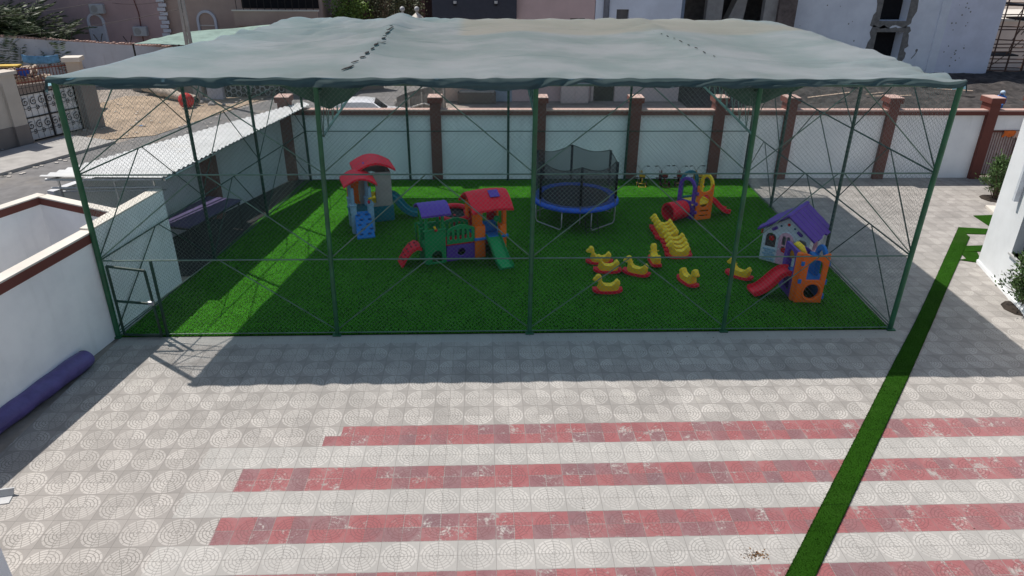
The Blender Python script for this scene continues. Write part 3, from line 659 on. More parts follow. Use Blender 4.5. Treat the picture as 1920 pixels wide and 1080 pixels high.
def slide(mb, pts, w, wall=.10, t=.035):   # a trough along pts
    P_ = [Vector(p) for p in pts]; n = len(P_); sec = [(-w/2, wall), (-w/2+.02, wall+.015), (-w/2+.05, .02), (w/2-.05, .02), (w/2-.02, wall+.015), (w/2, wall), (w/2, -.04), (-w/2, -.04)]
    o = len(mb.v)
    for i, p in enumerate(P_):
        tn = (P_[min(i+1, n-1)]-P_[max(i-1, 0)]).normalized(); sd_ = Vector((tn.y, -tn.x, 0)).normalized(); up_ = sd_.cross(tn)
        if up_.z < 0: up_ = -up_
        for a, b in sec: mb.v.append(p+sd_*a+up_*b)
    k = len(sec)
    for i in range(n-1):
        for j in range(k): j2 = (j+1) % k; mb.f.append((o+i*k+j, o+i*k+j2, o+(i+1)*k+j2, o+(i+1)*k+j))
    mb.f.append(tuple(o+j for j in range(k))); mb.f.append(tuple(o+(n-1)*k+j for j in range(k))[::-1]); return mb
def bez(p0, p1, p2, p3, n=14):
    p0, p1, p2, p3 = map(Vector, (p0, p1, p2, p3)); return [p0*(1-t)**3+p1*3*t*(1-t)**2+p2*3*t*t*(1-t)+p3*t**3 for t in (i/n for i in range(n+1))]
def archroof(mb, x0, x1, y0, y1, z0, rise, t=.05, n=12, ribs=0):  # curved roof, arch across x
    def pt(u, v, o):
        x = x0+(x1-x0)*u; return (x, y0+(y1-y0)*v, z0+rise*math.sin(math.pi*(.08+.84*u))+o+(.012*abs(math.sin(v*math.pi*ribs)) if ribs and o > 0 else 0))
    m = max(2, ribs*4); mb.grid(lambda u, v: pt(u, v, t), n, m); mb.grid(lambda u, v: pt(u, v, 0), n, m)
    for v in (0, 1): mb.grid(lambda u, w: pt(u, v, t*w), n, 1)
    for u in (0, 1): mb.grid(lambda v, w: pt(u, v, t*w), m, 1)
    return mb

# A: pale blue twin tower with red roofs and teal slide
A = place_thing('play_tower', 'pale blue twin tower playset with curved red roofs and blue climbing ramp', 'playset', (-4.33, 6.42), 17)
for x in (.02, .56):
    for y in (.06, .78):
        z1 = .96
        MB().rbox((x, y-.1, 0), (x+.19, y+.1, z1 if y < .5 else 1.0), .05).rbox((x+.04, y-.05, z1), (x+.15, y+.05, 1.52), .03).rbox((x-.015, y-.115, z1-.03), (x+.205, y+.115, z1+.03), .02).build('corner_post', P_LBLUE, A, smooth=True, auto=40)
MB().rbox((.0, .0, .62), (.77, .86, .70), .02).build('deck', P_TEAL, A)
MB().rbox((.1, .80, .0), (.7, .85, .62), .01).build('side_panel', P_TEAL, A)
rmp = MB(); rmp.hexa([(.10, -.50, 0), (.66, -.50, 0), (.64, .02, .0), (.12, .02, 0), (.10, -.50, .04), (.66, -.50, .04), (.62, .02, .74), (.14, .02, .74)])
ramp = rmp.build('climbing_ramp', P_BLUE, A)
for i in range(5):
    for j in range(2):
        f = .14+i*.18; MB().ball((.24+j*.26+(.08 if i % 2 else 0), -.50+.52*f-.012, .04+.70*f+.012), .045, 8, (1.4, .5, .8)).build('foothold', P_DBLUE, ramp, smooth=True)
ro = archroof(MB(), -.14, .90, -.14, .98, 1.50, .30, .06, 14, 7).build('roof', P_RED, A, smooth=True, auto=40)
MB().tube([(.60, -.06, 1.16), (.72, -.14, 1.20)], .035, 8).tube([(.72, -.14, 1.2), (.80, -.16, 1.24)], .05, 8).build('telescope', P_YEL, A, smooth=True)
MB().tube([(.60, -.04, 1.08), (.60, -.10, 1.03)], .04, 8).build('telescope_mount', P_RED, A, smooth=True)
plate(rrect(.05, .75, .70, 1.45, .1), [archloop(.42, .68, .78, 1.40)], .05).build('arch_panel', P_ORANGE, A).location = (0, .92, 0)
# taller back tower
SH = (.42, -.12)
plate(rrect(-.02, 1.02, .55, 1.70, .08), [archloop(.16, .50, .68, 1.45)], .06).build('tower_wall', P_TAUPE, A).location = (.05+SH[0], 1.0+SH[1], 0)
plate(rrect(-.02, 1.02, .55, 1.70, .08), [archloop(.30, .72, .60, 1.5)], .06).build('tower_wall', P_TAUPE, A).location = (.05+SH[0], 1.92+SH[1], 0)
for x in (.06, 1.06):
    o = plate(rrect(0, .86, .0, 1.68, .06), [archloop(.25, .60, .75, 1.5)], .06).build('tower_wall', P_TAUPE, A); o.location = (x+SH[0], 1.03+SH[1], 0); o.rotation_euler = (0, 0, R(90))
MB().rbox((.0+SH[0], .97+SH[1], 0), (1.12+SH[0], 1.95+SH[1], .55), .04).build('tower_base', P_TEAL, A)
MB().rbox((.72, .93, .50), (1.10, .985, 1.05), .03).build('yellow_panel', P_YEL, A)
MB().rbox((.55, .86, .05), (.80, .97, .60), .03).build('red_panel', P_RED, A)
tr = archroof(MB(), -.10+SH[0], 1.22+SH[0], .82+SH[1], 2.02+SH[1], 1.66, .34, .07, 16, 7).build('roof', P_RED, A, smooth=True, auto=40)
moved(MB().rbox((-.14, -.11, 0), (.14, .11, .02), .008), TR(.16+SH[0], 1.15+SH[1], 1.93, 0, 0, -38)).build('skylight', P_PURP, tr)
slide(MB(), bez((1.45, 1.30, .74), (1.75, 1.22, .82), (1.8, 1.12, .10), (2.35, 1.02, .10), 16), .44, .11).build('slide', P_TEAL, A, smooth=True, auto=35)

# B: green and orange playset
B = place_thing('bridge_playset', 'green tower and orange playhouse joined by a green bridge with red roof', 'playset', (-1.80, 3.98), 19)
plate(rrect(0, .62, .0, 1.06, .06), [archloop(.20, .50, .06, .42)], .06).build('front_wall', P_GREEN, B)
plate(rrect(0, .62, .0, 1.06, .06), [archloop(.15, .47, .1, .9)], .06).build('back_wall', P_GREEN, B).location = (0, .62, 0)
for x, hz in ((.01, .5), (.61, .5)):
    o = plate(rrect(0, .60, .0, hz, .03), [], .05).build('side_wall', P_GREEN, B); o.location = (x, .01, 0); o.rotation_euler = (0, 0, R(90))
MB().rbox((-.03, -.05, 1.02), (.65, .05, 1.08), .02).rbox((-.03, .57, 1.02), (.65, .67, 1.08), .02).build('ledge', P_GREEN, B)
for x in (.03, .51):
    for y in (.02, .58): MB().rbox((x, y-.04, 1.04), (x+.09, y+.05, 1.50), .02).build('roof_post', P_GREEN, B)
MB().rbox((.02, .02, .50), (.60, .60, .56), .01).build('deck', P_GREEN, B)
MB().tube([(-.10, .05, .55), (-.12, .05, 1.12), (-.02, .05, 1.14)], .025, 8).tube([(-.10, .55, .55), (-.12, .55, 1.12), (.0, .55, 1.14)], .025, 8).build('grab_rail', P_GREEN, B, smooth=True)
archroof(MB(), -.12, .74, -.16, .74, 1.46, .28, .05, 12, 7)
def purple_roof():                          # barrel roof sloping towards the viewer
    mb = MB(); f = lambda u, v, o: (-.10+.86*u, -.20+.98*v, 1.42+.32*math.sin(math.pi*(.10+.80*v))+o+.010*abs(math.sin(u*math.pi*6))*(o > 0))
    for o in (0, .05): mb.grid(lambda u, v: f(u, v, o), 24, 12)
    for v in (0, 1): mb.grid(lambda u, w: f(u, v, .05*w), 24, 1)
    for u in (0, 1): mb.grid(lambda v, w: f(u, v, .05*w), 12, 1)
    return mb
purple_roof().build('roof', P_PURP, B, smooth=True, auto=40)
MB().tube([(.32, -.06, 1.10), (.27, -.14, 1.20)], .035, 8).build('telescope', P_YEL, B, smooth=True); MB().tube([(.34, -.05, 1.05), (.32, -.06, 1.10)], .045, 8).build('telescope_mount', P_RED, B, smooth=True)
ld = MB(); arcp = [(-.08, .52), (-.20, .56), (-.34, .50), (-.50, .34), (-.62, .14), (-.70, .0)]
for (x0, z0), (x1, z1) in zip(arcp, arcp[1:]):
    ld.hexa([(x0, .03, z0-.06), (x0, .57, z0-.06), (x1, .57, z1-.07), (x1, .03, z1-.07), (x0, .03, z0+.05), (x0, .57, z0+.05), (x1, .57, z1+.03), (x1, .03, z1+.03)])
ladder = ld.build('climbing_ladder', P_RED, B)
for i, (x, z) in enumerate(((-.22, .60), (-.34, .55), (-.45, .44), (-.54, .32), (-.62, .20))):
    for y in (.18, .40): MB().ball((x-.01, y+(.04 if i % 2 else -.03), z+.005), .04, 8, (.8, 1.5, .5)).build('foothold', P_DRED, ladder, smooth=True)
for y in (-.01, .60):
    top = [(.66+.84*i/10, 1.00+.13*math.sin(math.pi*i/10)) for i in range(11)]
    plate([(.66, .56), (1.50, .56)]+top[::-1], [rrect(.74+.15*i, .81+.15*i, .68, .96+.04*math.sin(math.pi*(i+.5)/5), .033) for i in range(5)], .05).build('bridge_side', P_GREEN, B).location = (0, y, 0)
MB().rbox((.62, .02, .50), (1.52, .58, .56), .01).build('bridge_deck', P_RED, B)
plate(rrect(.64, 1.52, .02, .50, .03), [ell(1.1, .27, .12, .12)], .05).build('tunnel_wall', P_PURP, B).location = (0, .02, 0)
plate(rrect(.64, 1.52, .02, .50, .03), [ell(1.1, .27, .12, .12)], .05).build('tunnel_wall', P_PURP, B).location = (0, .58, 0)
MB().rbox((1.50, -.06, 0), (1.84, .22, 1.02), .06).rbox((1.52, -.03, 1.0), (1.76, .16, 1.55), .05).build('corner_post', P_ORANGE, B, smooth=True, auto=40)
MB().rbox((2.28, -.06, 0), (2.50, .16, .98), .05).rbox((2.37, -.03, .96), (2.49, .1, 1.52), .03).build('corner_post', P_ORANGE, B, smooth=True, auto=40)
o = plate(rrect(0, .92, 0, 1.56, .06), [archloop(.26, .68, .62, 1.42)], .06).build('side_wall', P_ORANGE, B); o.location = (1.54, .0, 0); o.rotation_euler = (0, 0, R(90))
o = plate(rrect(0, .92, 0, 1.56, .06), [archloop(.26, .68, .62, 1.42)], .06).build('side_wall', P_ORANGE, B); o.location = (2.47, .0, 0); o.rotation_euler = (0, 0, R(90))
plate(rrect(1.52, 2.50, 0, 1.56, .06), [archloop(1.85, 2.2, .65, 1.4)], .06).build('back_wall', P_RED, B).location = (0, .92, 0)
MB().rbox((1.54, .0, .58), (2.47, .9, .66), .02).rbox((1.48, -.10, .58), (2.54, .02, .66), .02).build('deck', P_BLUE, B)
MB().rbox((1.80, .30, .66), (2.32, .36, 1.02), .02).build('blue_panel', P_BLUE, B)
MB().ball((2.24, .12, 1.12), .09, 10, (1.1, .6, 1.1)).tube([(2.24, .12, .9), (2.24, .12, 1.1)], .03, 8).build('steering_wheel', P_GREEN, B, smooth=True)
def red_roof():
    mb = MB(); f = lambda u, v, o: (1.38+1.26*u, -.24+1.36*v, 1.50+.40*(1-abs(2*v-1)**1.6)-.05*(2*u-1)**2+o+.012*abs(math.sin(u*math.pi*7))*(o > 0))
    for o in (0, .06): mb.grid(lambda u, v: f(u, v, o), 28, 12)
    for v in (0, 1): mb.grid(lambda u, w: f(u, v, .06*w), 28, 1)
    for u in (0, 1): mb.grid(lambda v, w: f(u, v, .06*w), 12, 1)
    return mb, f
mb, f = red_roof(); rr_ = mb.build('roof', P_RED, B, smooth=True, auto=40)
p = f(.62, .30, .07); moved(MB().rbox((-.15, -.15, 0), (.15, .15, .025), .01), TR(*p, 0, 25)).build('skylight', P_PURP, rr_)
slide(MB(), bez((2.06, .0, .64), (2.07, -.30, .66), (2.10, -.60, .10), (2.12, -1.10, .06), 16), .44, .09).build('slide', P_GREEN, B, smooth=True, auto=35)
bh = MB()                                   # tilted red hoop board with a dark net centre at the far side
hm = TR(1.22, 1.05, 1.10, 0, 14, 0); bh.tube([hm @ Vector((.50*math.cos(a), .40*math.sin(a), 0)) for a in [2*math.pi*i/28 for i in range(29)]], .085, 8, cap=False)
hoop = bh.build('hoop_ring', P_RED, B, smooth=True)
MB().grid(lambda u, v: hm @ Vector(((.46*v)*math.cos(2*math.pi*u), (.36*v)*math.sin(2*math.pi*u), -.06)), 24, 3).build('hoop_net', P_BLK, hoop)
MB().tube([hm @ Vector((.35, .1, 0)), (1.55, .85, .9)], .04, 8).tube([(1.22, 1.05, 1.05), (1.22, 1.1, 0)], .04, 8).build('hoop_arm', P_RED, B, smooth=True)

# C: small climber by the back wall
Cc = place_thing('tunnel_climber', 'orange, purple and teal climber with red crawl tunnel near the tricycles', 'playset', (7.04, 7.58), 17)
sc = [(0, 0), (.62, 0), (.62, 1.20)]+ell(.31, 1.22, .27, .25, 10, 360, 180)+[(0, 1.20)]
plate(sc, [ell(.31, .66, .20, .22), rrect(.14, .48, .29, .34, .02), rrect(.14, .48, .12, .17, .02)], .07).build('front_panel', P_ORANGE, Cc)
def side(name, m, x, ang, w=.72, h=1.42, loc=None):
    o = plate(archloop(0, w, 0, h), [archloop(.13, w-.13, .62, h-.10)], .07).build(name, m, Cc); o.location = loc; o.rotation_euler = (0, 0, R(ang)); return o
side('side_arch', P_PURP, 0, 110, loc=(-.03, .04, 0)); side('back_arch', P_TEAL, 0, 0, .70, 1.52, (-.20, .78, 0)); side('side_arch', P_YEL, 0, 96, .66, 1.46, (.64, .05, 0))
MB().rbox((-.1, .05, .50), (.6, .75, .56), .02).build('deck', P_YEL, Cc)
for z in (.22, .52, .88): MB().rbox((-.05, -.045, z), (.05, .045, z+.12), .02).build('connector', P_PURP, Cc)
tm = TR(-.22, .36, .31, 0) @ Matrix.Rotation(R(-90), 4, 'Y') @ Matrix.Rotation(R(12), 4, 'X')
MB().lathe((0, 0, 0), [(.30, 0), (.30, .12), (.315, .15), (.315, .25), (.30, .28), (.30, .42), (.325, .45), (.325, .72), (.26, .725), (.255, .1)], 24, tm).build('crawl_tunnel', P_RED, Cc, smooth=True, auto=40)
slide(MB(), bez((.62, .36, .60), (.92, .34, .66), (1.05, .28, .12), (1.48, .22, .09), 14), .38, .10).build('slide', P_RED, Cc, smooth=True, auto=35)

# D: orange climber with red slide
D = place_thing('slide_climber', 'orange climbing cube with long red slide in front of the playhouse', 'playset', (8.06, 1.47), -3)
sc = [(0, 0), (.70, 0), (.72, 1.38)]+[(.70-.62*i/10, 1.40-.10*math.sin(math.pi*i/10)) for i in range(11)]+[(.02, 1.38)]
plate(sc, [ell(.40, .32, .20, .21), archloop(.20, .58, .64, 1.22)], .08).build('front_panel', P_ORANGE, D)
MB().rbox((-.09, .0, 0), (.09, .20, 1.38), .07).build('corner_column', P_ORANGE, D, smooth=True, auto=40)
MB().tube([(.40+.24*math.cos(a), -.03, .32+.25*math.sin(a)) for a in [2*math.pi*i/24 for i in range(25)]], .03, 6, cap=False).build('porthole_rim', P_ORANGE, D, smooth=True)
o = plate(rrect(0, .85, 0, 1.36, .06), [archloop(.2, .66, .62, 1.25), ell(.43, .28, .17, .18)], .07).build('side_panel', P_PURP, D); o.location = (.0, .12, 0); o.rotation_euler = (0, 0, R(94))
o = plate(archloop(0, .85, 0, 1.42), [archloop(.17, .68, .62, 1.28)], .07).build('side_panel', P_BLUE, D); o.location = (.70, .05, 0); o.rotation_euler = (0, 0, R(88))
plate(archloop(0, .72, 0, 1.22), [archloop(.14, .58, .6, 1.1)], .07).build('back_panel', P_PURP, D).location = (-.03, .90, 0)
MB().rbox((.02, .06, .56), (.68, .86, .63), .02).rbox((.52, .30, .63), (.66, .86, 1.1), .03).build('deck', P_BLUE, D)
ya = MB(); ya.tube([(.10, .90, .92), (.08, .82, 1.22), (.10, .66, 1.37), (.13, .46, 1.36), (.15, .26, 1.26)], .085, 8); ya.build('yellow_arch', P_YEL, D, smooth=True)
for z in (.55, 1.05): MB().rbox((.005, -.055, z), (.09, .0, z+.13), .015).build('connector', P_BLUE, D)
for z in (.10, .52, 1.05): MB().rbox((.68, -.03, z), (.76, .06, z+.15), .015).build('connector', P_BLUE, D)
MB().ball((.22, -.035, 1.32), .028, 8, (1, .4, 1)).build('bolt', P_BRED, D, smooth=True)
slide(MB(), bez((-.03, .55, .62), (-.36, .58, .74), (-.52, .48, .10), (-1.02, .40, .09), 18), .46, .10).build('slide', P_RED, D, smooth=True, auto=35)

# H: pastel playhouse
H = place_thing('playhouse', 'pastel playhouse with purple roof and pink arched door', 'playhouse', (8.14, 4.31), -41)
wf, df, eh, rh = 1.36, 1.25, .98, 1.46
gab = [(0, 0), (wf, 0), (wf, eh), (wf/2, rh), (0, eh)]
plate(gab, [archloop(.10, .40, .46, .90), archloop(.50, .90, .02, 1.02), archloop(1.0, 1.28, .46, .90)], .06).build('front_wall', P_WHITE, H)
plate(gab, [archloop(.4, .9, .4, .95)], .06).build('back_wall', P_WHITE, H).location = (0, df, 0)
for x in (.03, wf-.03):
    o = plate(rrect(.03, df-.03, 0, eh, .03), [archloop(.35, .85, .42, .86)], .05).build('side_wall', P_WHITE, H); o.location = (x, 0, 0); o.rotation_euler = (0, 0, R(90))
w = MB().rbox((.35, -.05, .44), (.85, .05, .50), .01); 
for xx in (.47, .60, .73): w.rbox((xx-.012, -.02, .48), (xx+.012, .02, .86), .004)
o = w.build('window_frame', P_PINK, H); o.location = (wf-.02, 0, 0); o.rotation_euler = (0, 0, R(90))
dr = plate(archloop(.49, .91, .02, 1.02), [archloop(.59, .69, .62, .90, 6), archloop(.71, .81, .62, .90, 6), rrect(.59, .69, .42, .58, .02), rrect(.71, .81, .42, .58, .02)], .05).build('door', P_PINK, H); dr.location = (0, -.045, 0)
MB().tube([(.695+.235*math.cos(R(a)), -.045, .78+.235*math.sin(R(a))) for a in range(0, 181, 12)], .022, 6).build('door_arch', P_WHITE, H, smooth=True)
fl = MB()
for a in range(5): fl.ball((.70+.05*math.cos(R(72*a)), -.085, .50+.05*math.sin(R(72*a))), .034, 8, (1, .4, 1))
fl.build('door_flower', P_BRED, dr, smooth=True); MB().ball((.545, -.085, .50), .022, 8).build('handle', P_WHITE, dr, smooth=True)
MB().add([], []).box((.10, .012, .46), (.40, .02, .86)).build('window_screen', M('dark_screen', (.06, .05, .05), .6), H)
fl = MB()
for a in range(5): fl.ball((.27+.05*math.cos(R(72*a)), -.02, .74+.05*math.sin(R(72*a))), .034, 8, (1, .4, 1))
fl.build('window_flower', P_BRED, H, smooth=True)
fl = MB()
for a in range(5): fl.ball((-.07+.04*math.cos(R(72*a)), .16, .82+.05*math.sin(R(72*a))), .036, 8, (.6, 1, 1))
fl.tube([(-.05, .16, .80), (.02, .2, .75)], .015, 6); fl.build('side_flower', P_BRED, H, smooth=True)
MB().ball((wf/2+.02, -.04, 1.26), .045, 10, (1, .4, 1)).build('gable_heart', P_BRED, H, smooth=True)
MB().ball((wf/2-.19, -.04, 1.18), .03, 8, (1, .4, 1)).ball((wf/2+.20, -.04, 1.18), .03, 8, (1, .4, 1)).build('gable_dot', P_TEAL, H, smooth=True)
for sgn in (-1, 1):
    moved(MB().rbox((-.09, -.03, -.045), (.09, .02, .045), .015), TR(wf/2+sgn*.36, -.03, 1.06, 0, 0, sgn*35)).build('gable_bracket', P_PURP, H)
brk = MB()                                  # moulded brick courses under the windows
for r_ in range(5):
    for k in range(3):
        x = .07+k*.125+(.06 if r_ % 2 else 0)
        if x+.11 < .46: brk.rbox((x, -.045, .05+r_*.075), (x+.115, -.02, .115+r_*.075), .008, seg=1)
brk.build('brick_relief', P_LBLUE, H)
for sgn in (-1, 1):
    mb = MB()
    for k in range(5):                      # overlapping planks, uneven at the eaves
        f0, f1 = k/5, (k+1)/5; ln = .78+.04*rnd.random()+(.05 if k % 2 else 0)
        y0, y1 = -.16+(df+.30)*f0, -.16+(df+.30)*f1-.012; e = ln
        a = Vector((wf/2, 0, rh+.06)); b_ = Vector((wf/2+sgn*e, 0, rh+.06-e*.72)); n_ = Vector((sgn*.58, 0, .81))*.045
        for q_ in range(3):
            s0, s1 = a.lerp(b_, q_/3), a.lerp(b_, (q_+1)/3+.01); lift = n_*(.25*(1-q_*.3))
            mb.hexa([(s0.x, y0, s0.z), (s1.x, y0, s1.z), (s1.x, y1, s1.z), (s0.x, y1, s0.z)]+[(s0.x+n_.x, y0, s0.z+n_.z), (s1.x+n_.x+lift.x, y0, s1.z+n_.z+lift.z), (s1.x+n_.x+lift.x, y1, s1.z+n_.z+lift.z), (s0.x+n_.x, y1, s0.z+n_.z)])
    mb.build('roof_slope', P_PURP, H)
MB().rbox((wf/2-.06, -.20, rh+.05), (wf/2+.06, df+.18, rh+.13), .03).build('ridge', P_PURP, H)
MB().rbox((.95, -.10, .40), (1.33, -.02, .46), .01).build('window_box', P_YEL, H)

# trampoline
T = place_thing('trampoline', 'round trampoline with blue padded rim and black safety net', 'trampoline', (2.98, 7.92), 8)
tr_, th = 1.40, .74
MB().grid(lambda u, v: ((tr_-.24)*v*math.cos(2*math.pi*u), (tr_-.24)*v*math.sin(2*math.pi*u), th+.015-.05*(1-v*v)), 40, 6).build('jumping_mat', M('black_mat', (.028, .026, .034), .8, .2, 20), T, smooth=True)
pad = MB()
def padpt(u, v):
    a = 2*math.pi*u; r = tr_-.25+.32*v; return (r*math.cos(a), r*math.sin(a), th+.03+.035*math.sin(math.pi*v)-.10*max(0, v-.82)/.18+.012*noise.noise(Vector((math.cos(a)*5, math.sin(a)*5, v))))
pad.grid(padpt, 72, 8).build('rim_pad', M('blue_vinyl_pad', (.016, .085, .50), .4, .25, 5, .2), T, smooth=True, thick=.02)
MB().tube([(tr_*math.cos(a), tr_*math.sin(a), th-.05) for a in [2*math.pi*i/48 for i in range(49)]], .025, 8, cap=False).build('rim_tube', STEEL, T, smooth=True)
for k in range(4):
    a0, a1 = R(-150+k*90-22), R(-150+k*90+28); p0, p1 = Vector((tr_*math.cos(a0), tr_*math.sin(a0), 0)), Vector((tr_*math.cos(a1), tr_*math.sin(a1), 0))
    up = Vector((0, 0, th-.05)); MB().tube([p0+up, p0+Vector((0, 0, .12)), p0.lerp(p1, .06)+Vector((0, 0, .025)), p0.lerp(p1, .94)+Vector((0, 0, .025)), p1+Vector((0, 0, .12)), p1+up], .021, 8).build('leg', STEEL, T, smooth=True)
POL = [R(-150+k*60-8) for k in range(6)]
for a in POL:
    x, y = (tr_+.03)*math.cos(a), (tr_+.03)*math.sin(a)
    MB().tube([(x, y, .30), (x, y, 2.12)], .020, 8).build('net_pole', STEEL, T, smooth=True)
    MB().tube([(x, y, .92), (x, y, 2.14)], .042, 8).build('pole_sleeve', P_BLK, T, smooth=True)
def netpt(u, v):
    a = POL[0]+2*math.pi*u; s = (u*6) % 1; r = (tr_-.02)-.10*math.sin(math.pi*s)**.8*v*.6
    return (r*math.cos(a), r*math.sin(a), th+.06+(1.36-.17*math.sin(math.pi*s))*v)
MB().grid(netpt, 72, 4).build('safety_net', net_material('black_safety_net', (.05, .05, .055), .62), T, smooth=True)
MB().tube([netpt(i/96, 1) for i in range(97)], .012, 5, cap=False).build('net_hem', P_BLK, T)
MB().tube([(-.05, -1.75, .30), (.35, -1.8, .30)], .009, 6).tube([(-.05, -1.75, .14), (.35, -1.8, .14)], .009, 6).tube([(-.05, -1.4, .65), (-.05, -1.78, .02)], .010, 6).tube([(.35, -1.42, .65), (.35, -1.83, .02)], .010, 6).build('ladder', BLACK, T, smooth=True)

# tricycles parked along the back wall
def tricycle(x, rz, m, label):
    t = place_thing('tricycle', label, 'tricycle', (x, 11.62), rz, 'tricycles parked against the back wall')
    def wheel(c_, r):
        wh = MB().tube([(c_[0]+r*math.cos(a), c_[1], c_[2]+r*math.sin(a)) for a in [2*math.pi*i/20 for i in range(21)]], .022, 6, cap=False).build('wheel', P_BLK, t, smooth=True)
        MB().tube([(c_[0], c_[1]-.03, c_[2]), (c_[0], c_[1]+.03, c_[2])], r*.75, 10).build('rim', m, wh)
    wheel((.32, 0, .15), .13); wheel((-.30, .17, .10), .085); wheel((-.30, -.17, .10), .085)
    MB().tube([(.26, 0, .36), (.0, 0, .28), (-.28, 0, .26), (-.30, 0, .12)], .022, 8).tube([(-.30, -.17, .1), (-.30, .17, .1)], .014, 6).tube([(-.28, -.12, .05), (-.55, -.14, .04), (-.55, .14, .04), (-.28, .12, .05)], .012, 6).build('frame', m, t, smooth=True)
    MB().rbox((-.24, -.11, .30), (.02, .11, .35), .02).build('seat', P_BLK, t); MB().rbox((-.27, -.11, .34), (-.23, .11, .50), .015).build('backrest', m, t)
    MB().tube([(.32, -.05, .15), (.29, -.05, .44)], .013, 6).tube([(.32, .05, .15), (.29, .05, .44)], .013, 6).tube([(.27, 0, .36), (.26, 0, .47)], .02, 6).build('fork', m, t, smooth=True)
    h = MB().tube([(.18, -.26, .66), (.23, -.15, .66), (.26, -.06, .55), (.26, 0, .46), (.26, .06, .55), (.23, .15, .66), (.18, .26, .66)], .013, 6).build('handlebar', STEEL, t, smooth=True)
    for s in (-1, 1): MB().tube([(.19, s*.19, .665), (.17, s*.30, .66)], .02, 6).build('grip', P_BLK, h, smooth=True)
    MB().tube([(.32, -.14, .15), (.32, .14, .15)], .01, 6).rbox((.28, .10, .13), (.36, .18, .16), .01).rbox((.28, -.18, .13), (.36, -.10, .16), .01).build('pedals', P_BLK, t)
MROON = M('maroon_paint', (.16, .018, .022), .4); YPNT = M('yellow_paint', (.55, .30, .03), .4)
tricycle(6.02, 84, YPNT, 'yellow tricycle beside the brown pillar, left end of its line'); tricycle(6.86, 95, MROON, 'maroon tricycle between the yellow one and another maroon one')
tricycle(7.50, 80, MROON, 'maroon tricycle with handlebars turned, right of the other maroon one'); tricycle(8.22, 92, YPNT, 'yellow tricycle half hidden behind the teal arch climber')

# ------------------------------------------------------------------ planting
LEAF = M('bush_leaf', (.085, .150, .045), .5, .45, 3, spec=.4); LEAFD = M('dull_leaf', (.085, .095, .045), .6, .45, 2); LEAFL = M('light_green_leaf', (.14, .22, .04), .55, .35, 2)
BARK = M('bark', (.14, .10, .07), .9, .3, 8, .4); SOIL = M('dark_soil', (.035, .026, .02), .95, .3, 6, .4)
def leaf(mb, p, dr, ln, w):
    dr = dr.normalized(); sd_ = dr.cross(Vector((rnd.uniform(-1, 1), rnd.uniform(-1, 1), rnd.uniform(-1, 1)))).normalized()*w; o = len(mb.v)
    mb.v += [p, p+dr*ln*.5+sd_, p+dr*ln, p+dr*ln*.5-sd_]; mb.f.append((o, o+1, o+2, o+3))
def bush(loc, h, r, label):
    t = thing('shrub', label, 'shrub', (loc[0], loc[1], 0), 0, 'leafy shrubs beside the white building')
    stem = MB(); fo = MB()
    for k in range(80):
        a = rnd.uniform(0, 6.28); e = rnd.random(); rad = r*rnd.uniform(.25, 1.0); top = Vector((math.cos(a)*rad*(1-.55*e), math.sin(a)*rad*(1-.55*e), h*(.28+.72*e)))
        pts = [Vector((rnd.uniform(-.06, .06), rnd.uniform(-.06, .06), 0)), top*.5+Vector((0, 0, h*.08)), top]; stem.tube(pts, [.014, .009, .004], 5)
        for i in range(34):
            s = rnd.uniform(.25, 1.05); p = pts[1].lerp(pts[2], s) if s > .4 else pts[0].lerp(pts[1], s+.5)
            p = p+Vector((rnd.gauss(0, .07), rnd.gauss(0, .07), rnd.gauss(0, .07))); leaf(fo, p, Vector((p.x*.8+rnd.gauss(0, .3), p.y*.8+rnd.gauss(0, .3), .45+rnd.gauss(0, .25))), rnd.uniform(.09, .15), .021)
    stem.build('stem', BARK, t); fo.build('foliage', LEAF, t)
    MB().lathe((0, 0, -.01), [(.5, .012), (.42, .03), (.01, .05)], 10).build('soil_pit', SOIL, t, label='dark soil patch under the shrub')
bush((18.95, 9.75), 1.72, .82, 'leafy green shrub in front of the barred iron gate'); bush((13.95, .98), 1.72, .80, 'leafy green shrub cut by the right edge, against the white building')

# ------------------------------------------------------------------ far side: rubble yard, unfinished buildings
mound = MB(); mound.grid(lambda u, v: (11.5+34*u, 14.5+18.2*v, -.02+min(1, 6*v, 8*u)*(.25+.75*v*v+.28*noise.noise(Vector((u*14, v*9, 1)))+.16*noise.noise(Vector((u*40, v*28, 3))))), 90, 50)
struct(mound, 'rubble_ground', EARTH, smooth=False)
WPL = plaster('rough_white_plaster', (.83, .86, .92), .16, (.42, .42, .43)); CEM = M('grey_cement', (.21, .20, .185), .95, .25, 4, .3)
wbld = thing('plastered_building', 'unfinished white plastered building with two dark window openings', 'building', (0, 0, 0))
def fbox(mb, x0, x1, z0, z1, y0, y1): return mb.box((x0, y0, z0), (x1, y1, z1))
Y5 = 32.5; xa, xc, xb = 18.7, 28.9, 33.0
w = MB()
w1, w2 = (25.1, 26.85, 1.72, 3.42), (25.10, 26.85, 4.1, 6.3)
fbox(w, xa, 25.10, -.1, 9.5, Y5, Y5+7); fbox(w, 26.85, xb, -.1, 9.5, Y5, Y5+7); fbox(w, 25.1, 26.85, 6.3, 9.5, Y5, Y5+7); fbox(w, 25.1, 26.85, 3.42, 4.1, Y5, Y5+7); fbox(w, 25.1, 26.85, -.1, 1.72, Y5, Y5+7)
w.build('wall', WPL, wbld)
